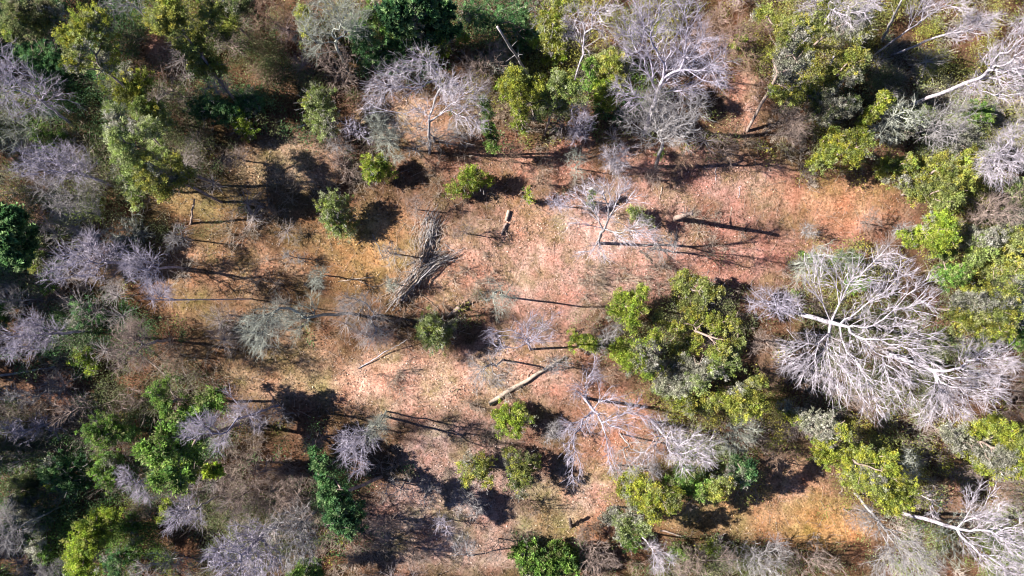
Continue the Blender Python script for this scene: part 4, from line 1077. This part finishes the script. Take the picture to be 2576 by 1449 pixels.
def tube_obj(name, pts, rad, mat, parent=None, off=None, k=9):
    V, F = bent_tube(pts, rad, k)
    if off is not None:
        V = V - off
    me = bpy.data.meshes.new(name)
    me.from_pydata([tuple(p_) for p_ in V], [], [tuple(dict.fromkeys(int(q_) for q_ in f_)) for f_ in F])
    for p_ in me.polygons:
        p_.use_smooth = True
    me.materials.append(mat)
    o_ = bpy.data.objects.new(name, me)
    COL.objects.link(o_)
    if parent:
        o_.parent = parent
    return o_

def on_ground(p0, p1, n, r, lift=None, wob=.06, seed=0):
    rr = np.random.default_rng(seed)
    a, b = at(*p0), at(*p1)
    t_ = np.linspace(0, 1, n)
    q_ = a[None] + (b - a)[None] * t_[:, None]
    pr_ = np.array([-(b - a)[1], (b - a)[0], 0]) / max(np.linalg.norm(b - a), .01)
    q_ += pr_ * (rr.normal(size=n) * wob)[:, None]
    q_[:, 2] = np.array([ground_z(x_, y_) for x_, y_ in q_[:, :2]]) + r
    if lift is not None:
        q_[:, 2] += np.linspace(lift[0], lift[1], n)
    return q_

def log(label, p0, p1, r0, r1, mat='wood', stubs=0, lift=None, name='fallen_log', cat='log', seed=1, wob=.05, group=None):
    pts = on_ground(p0, p1, 9, r0 * .8, lift, wob, seed)
    off = pts[0].copy()
    root = empty(name, off, label, cat, group)
    tube_obj('trunk', pts, np.linspace(r0, r1, 9), BARK[mat], root, off)
    rr = np.random.default_rng(seed)
    d = norm(pts[-1] - pts[0])
    for i_ in range(stubs):
        s_ = pts[2 + rr.integers(0, 6)]
        sd_ = norm(d * .6 + rr.normal(size=3) * np.array([.8, .8, .25]) + np.array([0, 0, .25]))
        L_ = .5 + 1.6 * rr.random()
        e_ = s_ + sd_ * L_
        e_[2] = max(e_[2], s_[2])
        tube_obj('branch_stub', [s_, (s_ + e_) / 2 + rr.normal(size=3) * .06, e_], [r1 * .35, r1 * .28, r1 * .14], BARK[mat], root, off, 6)
    return root

log('large pale fallen log lying diagonally in the clearing beside the bright green bush', (1230, 1015), (1420, 897), .28, .15, 'wood', stubs=5, seed=4)
log('short broken fallen log with a rotten lower end above the center of the clearing', (1280, 530), (1273, 556), .2, .17, 'wood', seed=5, wob=.02)
log('longer brown half of the snapped log above the center, ending in a dark stump', (1274, 561), (1261, 590), .16, .13, 'tan', stubs=1, seed=6, wob=.02)
log('thin bleached pole lying diagonally below the grey bare tree', (900, 928), (978, 880), .055, .045, 'white', lift=(0, .5), name='fallen_pole', cat='pole', seed=7)
log('grey upper length of the thin pole, rising into the grey bare tree', (980, 878), (1030, 852), .045, .03, 'grey', lift=(.5, 1.4), name='fallen_pole', cat='pole', seed=8)
log('pair of straight pale sticks lying flat left of the brush pile, upper one', (850, 708), (942, 696), .05, .035, 'wood', name='fallen_stick', cat='stick', seed=9, wob=.02)
log('slanting pale stick just below the flat pair left of the brush pile', (888, 699), (950, 728), .04, .03, 'wood', name='fallen_stick', cat='stick', seed=10, wob=.02)
log('fallen pale stick across the shaded slope in the upper left hollow', (750, 321), (770, 313), .12, .09, 'white', name='fallen_stick', cat='stick', seed=11, wob=.01)
log('bleached stick on red soil pointing down at the small bare shrub', (1664, 470), (1660, 502), .06, .04, 'wood', name='fallen_stick', cat='stick', seed=12)
log('thin white stick lying upright among shadow streaks on the red soil', (1862, 468), (1858, 497), .04, .03, 'white', name='fallen_stick', cat='stick', seed=13)
log('second thin white stick right of the shadow streaks on the red soil', (1803, 420), (1800, 455), .035, .025, 'white', name='fallen_stick', cat='stick', seed=14)
log('curved dark fallen branch beside the shadow of the round snag', (1613, 628), (1650, 672), .12, .05, 'dark', name='fallen_branch', cat='branch', seed=15, wob=.14)
log('dark fallen branch leading from the brush pile down to the uprooted stump', (1058, 742), (1108, 782), .07, .05, 'brown', name='fallen_branch', cat='branch', seed=16, wob=.06)
log('pale slanting stick under the upper end of the brush pile', (1118, 704 - 90), (1148, 636), .05, .03, 'grey', name='fallen_stick', cat='stick', seed=17)
log('short thin stick in the shade right of the round sage bush', (938, 588), (962, 650 - 0), .04, .02, 'grey', name='fallen_stick', cat='stick', seed=18)
log('pale stick lying near the bottom of the red soil track', (1500, 1365), (1570, 1372), .05, .03, 'tan', name='fallen_branch', cat='branch', seed=19, wob=.12, stubs=2)
log('fallen trunk under the long thin shadows at the lower edge', (1660, 1333), (1720, 1348), .1, .08, 'tan', name='fallen_log', cat='log', seed=20)
log('short bleached stick beside the uprooted stump', (1168, 790), (1171, 806), .06, .05, 'wood', name='fallen_stick', cat='stick', seed=21)
log('dark mossy rotten log in the olive grass, upper left of the clearing', (532, 424), (566, 392), .2, .12, 'dark', stubs=2, seed=22)
log('fallen trunk with torn bark on the right side among white twigs', (2495, 278), (2576, 250), .34, .3, 'tan', stubs=3, seed=23)
log('thin grey trunk lying in the shadows on the left edge', (0, 945), (150, 920), .16, .08, 'grey', stubs=3, seed=24, lift=(.3, .6))
for i_, (a0, b0, a1, b1, lab_) in enumerate([
        (1722, 350, 1730, 372, 'thin white stick at the top of the red soil near the tiny green bush'),
        (1840, 520, 1836, 548, 'slim stick lying across the faint shadow right of the round snag'),
        (1140, 520, 1165, 505, 'short pale stick in the grass above the snapped log'),
        (1455, 560, 1462, 582, 'pale twiggy stick left of the base of the clearing tree'),
        (1100, 770, 1060, 812, 'bent pale stick over the shadow left of the blue green bush'),
        (1330, 960, 1300, 985, 'loose stick left of the large fallen log'),
        (2010, 450, 2012, 475, 'small upright stick in the middle of the red soil'),
        (1250, 370, 1290, 430, 'thin pink stick in the shadows right of the narrow evergreen'),
        (700, 590, 740, 560, 'slim pale stick near the long dark shadow left of the round sage bush'),
        (1720, 600, 1712, 625, 'broken stick in the heavy shadow below the round snag')]):
    log(lab_, (a0, b0), (a1, b1), .035, .02, 'wood', name='fallen_stick', cat='stick', seed=40 + i_)

# standing dead wood
def snag(label, base, top_px, h, r0, r1, mat='wood', stubs=3, name='dead_snag', seed=1, cap=None):
    a = at(*base)
    a[2] = ground_z(a[0], a[1]) - .1
    b = at(top_px[0], top_px[1], h)
    rr = np.random.default_rng(seed)
    n_ = 10
    t_ = np.linspace(0, 1, n_)[:, None]
    pts = a + (b - a) * t_ + rr.normal(size=(n_, 3)) * .05 * np.array([1, 1, 0])
    root = empty(name, a, label, 'dead trunk')
    tube_obj('trunk', pts, np.linspace(r0, r1, n_), BARK[mat], root, a, 11)
    for i_ in range(stubs):
        s_ = pts[4 + rr.integers(0, 5)]
        sd_ = norm(rr.normal(size=3) * np.array([1, 1, .2]) + np.array([0, 0, .5]))
        e_ = s_ + sd_ * (.4 + 1.1 * rr.random())
        tube_obj('branch_stub', [s_, (s_ + e_) / 2, e_], [r1 * .4, r1 * .3, r1 * .1], BARK[mat], root, a, 6)
    return root

snag('thick broken snag casting one straight dark shadow on the red soil', (1697, 549), (1740, 536), 8.5, .30, .2, 'tan', stubs=6, seed=3)
snag('leaning dead pole with a pale tip over the black shade near the top edge', (1340, 205), (1252, 68), 12, .17, .11, 'grey', stubs=5, seed=4)
snag('grey dead pole standing in the shadow streaks left of the clearing', (480, 563), (489, 500 - 0), 6.5, .13, .08, 'tan', stubs=1, seed=5)
snag('dead white topped pole beside the twin limbed white tree', (2215, 108), (2270, 0), 13, .17, .08, 'grey', stubs=4, seed=6)
snag('short forked snag at the upper right of the large olive evergreen', (2085, 168), (2098, 142), 4, .13, .08, 'white', stubs=3, seed=7)
snag('leaning thin pole right of the middle of the top of the red soil', (2060, 395), (2072, 352), 6, .08, .05, 'tan', stubs=1, seed=8)
snag('small burnt stump at the lower right of the middle shadows', (1438, 1325), (1434, 1306), 1.8, .2, .14, 'dark', stubs=3, seed=9)

# uprooted stump with roots
def stump(label, px, py, seed):
    rr = np.random.default_rng(seed)
    c = at(px, py)
    c[2] = ground_z(c[0], c[1])
    root = empty('uprooted_stump', c, label, 'stump')
    tube_obj('trunk', [c + np.array([-1.5, -1.1, .2]), c + np.array([-.7, -.5, .3]), c + np.array([0, 0, .55])], [.13, .2, .32], BARK['tan'], root, c)
    for i_ in range(11):
        a_ = rr.random() * 6.28
        d_ = norm(np.array([.5 + math.cos(a_), .3 + math.sin(a_), .5 * rr.random()]))
        L_ = .6 + .8 * rr.random()
        m_ = c + np.array([0, 0, .5]) + d_ * L_ * .5
        e_ = m_ + norm(d_ + rr.normal(size=3) * .5) * L_ * .5
        e_[2] = max(e_[2], c[2] + .05)
        tube_obj('root', [c + np.array([0, 0, .5]), m_, e_], [.11, .07, .025], BARK['brown'], root, c, 6)
stump('uprooted stump with a dark root plate below the brush pile', 1158, 772, 2)

# brush pile: spine (lower left -> upper right fork), long piled sticks
c = at(1075, 650)
c[2] = ground_z(c[0], c[1])
pile = empty('brush_pile', c, 'long pile of grey cut branches lying across the clearing', 'brush pile')
rr = np.random.default_rng(5)
def pile_sticks(name, mat, spine, n_, wid, L0, L1, r0, hmax, spread_, k=5, kind=None):
    S_ = np.array([at(a, b) for a, b in spine])
    seg = np.linalg.norm(np.diff(S_, axis=0), axis=1)
    cum = np.concatenate([[0], np.cumsum(seg)])
    u_ = rr.random(n_) * cum[-1]
    j_ = np.clip(np.searchsorted(cum, u_) - 1, 0, len(seg) - 1)
    d_ = norm(S_[j_ + 1] - S_[j_])
    p_ = S_[j_] + d_ * (u_ - cum[j_])[:, None]
    side = np.stack([-d_[:, 1], d_[:, 0], np.zeros(n_)], 1)
    lat = rr.normal(size=n_) * wid
    p_ = p_ + side * lat[:, None]
    a_ = rr.normal(size=n_) * spread_
    dr_ = d_ * np.cos(a_)[:, None] + side * np.sin(a_)[:, None]
    dr_[:, 2] = rr.normal(size=n_) * .10
    L_ = (L0 + (L1 - L0) * rr.random(n_))[:, None] / 2
    hh_ = hmax * np.exp(-(lat / (wid * 1.5)) ** 2) * rr.random(n_) + .12
    p_[:, 2] = ground_z(p_[:, 0], p_[:, 1]) + hh_
    bend = rr.normal(size=(n_, 3)) * .12
    rad = r0 * (.5 + rr.random(n_))
    s1, m1, e1 = p_ - dr_ * L_, p_ + bend, p_ + dr_ * L_
    for q_ in (s1, m1, e1):
        q_[:, 2] = np.maximum(q_[:, 2], ground_z(q_[:, 0], q_[:, 1]) + .03)
    v, f = join_vf([prisms(s1, m1, rad, rad * .8, k), prisms(m1, e1, rad * .8, rad * .35, k)])
    o_ = make_mesh(name, v - c, f, mat, None, pile, True)
    if kind:
        o_['kind'] = kind
    return o_
pile_sticks('branches', BARK['grey'], [(1000, 755), (1030, 710), (1060, 680), (1100, 655), (1135, 640)], 90, .42, 1.5, 4.2, .04, .8, .30, kind='stuff')
pile_sticks('branches', BARK['brown'], [(1000, 755), (1030, 710), (1060, 670), (1075, 600)], 90, .5, 1.0, 3.0, .035, .9, .6, kind='stuff')
pile_sticks('branches', BARK['grey'], [(1020, 725), (1045, 690), (1062, 650), (1076, 610), (1084, 575)], 60, .3, 1.2, 3.2, .035, .7, .4, kind='stuff')
pile_sticks('brush_tips', BARK['grey'], [(1070, 620), (1080, 580), (1085, 550), (1092, 540)], 90, .5, 1.5, 3.0, .03, .6, .25, 4, kind='stuff')
pile_sticks('loose_twigs', BARK['wood'], [(1000, 755), (1040, 690), (1070, 620), (1085, 550)], 420, 1.1, .5, 2.2, .018, .5, 1.0, 4, kind='stuff')
for i_, (a, b, a2, b2) in enumerate([(1003, 752, 1062, 690), (1012, 757, 1085, 668), (1020, 740, 1075, 670), (1040, 722, 1108, 655), (1050, 700, 1130, 642), (1000, 740, 1040, 690), (1058, 660, 1078, 600)]):
    q_ = on_ground((a, b), (a2, b2), 7, .5 + .12 * (i_ % 4), None, .06, i_)
    tube_obj('log', q_, np.linspace(.095, .045, 7), BARK['grey'] if i_ % 2 else BARK['wood'], pile, c, 7)

# the wood that carries on outside the picture, kept as one mass
rr = np.random.default_rng(77)
VS, FS, TS, off_ = [], [], [], 0
for i_ in range(154):
    while True:
        px_, py_ = rr.uniform(-700, 3300), rr.uniform(-700, 2150)
        if not (-60 < px_ < 2900 and -330 < py_ < 1780):
            break
    if i_ >= 110:  # close left rows of the wood, added unseen to throw shade into view
        px_, py_ = (rr.uniform(-190, -85) if i_ % 2 else rr.uniform(-420, -200)), -150 + (i_ - 110) * 40 + rr.uniform(-15, 15)
    c_ = at(px_, py_)
    h_ = rr.uniform(9, 17) if i_ < 110 else rr.uniform(11, 19)
    k_ = 5
    d_ = norm(rr.normal(size=(k_, 3))) * np.array([1.6, 1.6, 1.4])
    CC_ = c_ + np.array([0, 0, h_ * .65]) + d_
    v, f, t = leaf_cloud(CC_, rr.uniform(1.4, 2.4, k_), rr, ['olive', 'dim', 'sage', 'green'][i_ % 4], .5, .45, .7, .2)
    VS.append(v); FS.append(f + off_); TS.append(t); off_ += len(v)
o_ = make_mesh('surrounding_wood', np.concatenate(VS), np.concatenate(FS), LEAF, np.concatenate(TS))
o_['kind'] = 'stuff'

# ---- more slender growth scattered over the clearing and its rim
SL = [
    ('slim bare sapling just left of the brush pile', 5, 985, 640, 26, 'grey'), ('thin bare sapling above the brush pile in the dark patch', 4, 1040, 520, 24, 'tan'),
    ('wiry bare sapling between the brush pile and the snapped log', 4, 1170, 580, 26, 'tan'), ('pale bare sapling right of the pair of flat sticks', 5, 985, 715, 18, 'green'),
    ('leafless shrub at the upper left rim of the clearing by the dark mossy log', 4, 600, 400, 32, 'tan'), ('low leafless shrub under the shaggy sage shrub', 3, 845, 365, 26, 'grey'),
    ('spindly grey sapling between the sage bush and the wispy pale green tree', 6, 800, 690, 26, 'green'), ('faint bare shrub left of the wispy pale green tree', 4, 560, 790, 34, 'tan'),
    ('brown bare shrub right of the rosy grey round crown', 4, 440, 900, 38, 'brown'), ('thin bare shrub in the olive grass below the pole trunked dead tree', 3, 560, 830, 30, 'tan'),
    ('bare shrub over the dark shadow below the long grass bank', 5, 690, 1040, 34, 'grey'), ('spreading bare shrub left of the lavender drooping tree', 5, 790, 1110, 36, 'tan'),
    ('bare shrub in the middle of the lower shadow', 5, 1010, 1230, 40, 'grey'), ('greyish bare shrub above the starry lavender one', 5, 1080, 1250, 36, 'grey'),
    ('scraggly bare shrub beside the tall green broadleaf column', 5, 965, 1330, 34, 'tan'), ('low brown shrub at the bottom edge in the lower shadow', 4, 1030, 1400, 38, 'tan'),
    ('low twiggy shrub right of the y shaped sapling', 4, 1250, 1370, 36, 'tan'), ('bare shrub under the dark leafed bush with the pale tip', 4, 1330, 1270, 30, 'brown'),
    ('rosy bare shrub left of the radiating purple white tree', 5, 1395, 1090, 26, 'grey'), ('thin twigs above the large fallen log', 4, 1400, 920, 26, 'grey'),
    ('bare shrub between the cascading white tree and the golden olive evergreen', 6, 1560, 1190, 30, 'grey'), ('brown shrub on the rust red strip in the lower middle', 3, 1480, 1330, 26, 'brown'),
    ('reddish shrub under the lime bush above the clearing center', 4, 1360, 450, 34, 'brown'), ('brown twig shrub in the long shadow streaks above the lime bush', 4, 1290, 400, 34, 'brown'),
    ('rosy bare shrub left of the clearing tree crown', 6, 1400, 510, 26, 'lav'), ('bare shrub in the red soil right of the bluish white small tree', 4, 1640, 440, 26, 'tan'),
    ('twiggy shrub right of the tiny green bush', 4, 1720, 400, 30, 'brown'), ('leafless shrub in the forked shadow at the foot of the soil strip', 4, 1830, 370, 34, 'tan'),
    ('faint shrub at the upper right end of the red soil', 3, 2190, 560, 28, 'tan'), ('brown leafless shrub above the bare orange soil', 4, 1960, 1150, 34, 'brown'),
    ('thin bare shrub at the right end of the bare orange soil', 5, 2150, 1300, 30, 'tan'), ('grey leafless shrub under the bright lime pair', 4, 2420, 1190, 34, 'tan'),
    ('orange brown shrub at the far lower right edge', 4, 2530, 1240, 40, 'brown'), ('dark twiggy shrub left of the middle evergreen group', 4, 1540, 940, 30, 'brown'),
    ('bare shrub at the right flank of the middle evergreen group', 5, 1925, 860, 30, 'tan'), ('brown shrub between the middle group and the great spreading tree', 5, 1930, 940, 34, 'brown'),
]
for i_, (lb_, h_, px_, py_, r_, bk_) in enumerate(SL):
    a_ = 1.3 * i_
    TW(lb_, h_, [(px_, py_, r_), (px_ + r_ * .9 * math.cos(a_), py_ + r_ * .7 * math.sin(a_), r_ * .75), (px_ - r_ * .8 * math.cos(a_ + .8), py_ - r_ * .7 * math.sin(a_ + .8), r_ * .65)],
       n=int(150 + r_ * 5), bark=bk_, seed=200 + i_, tw=.009, twigs=5)
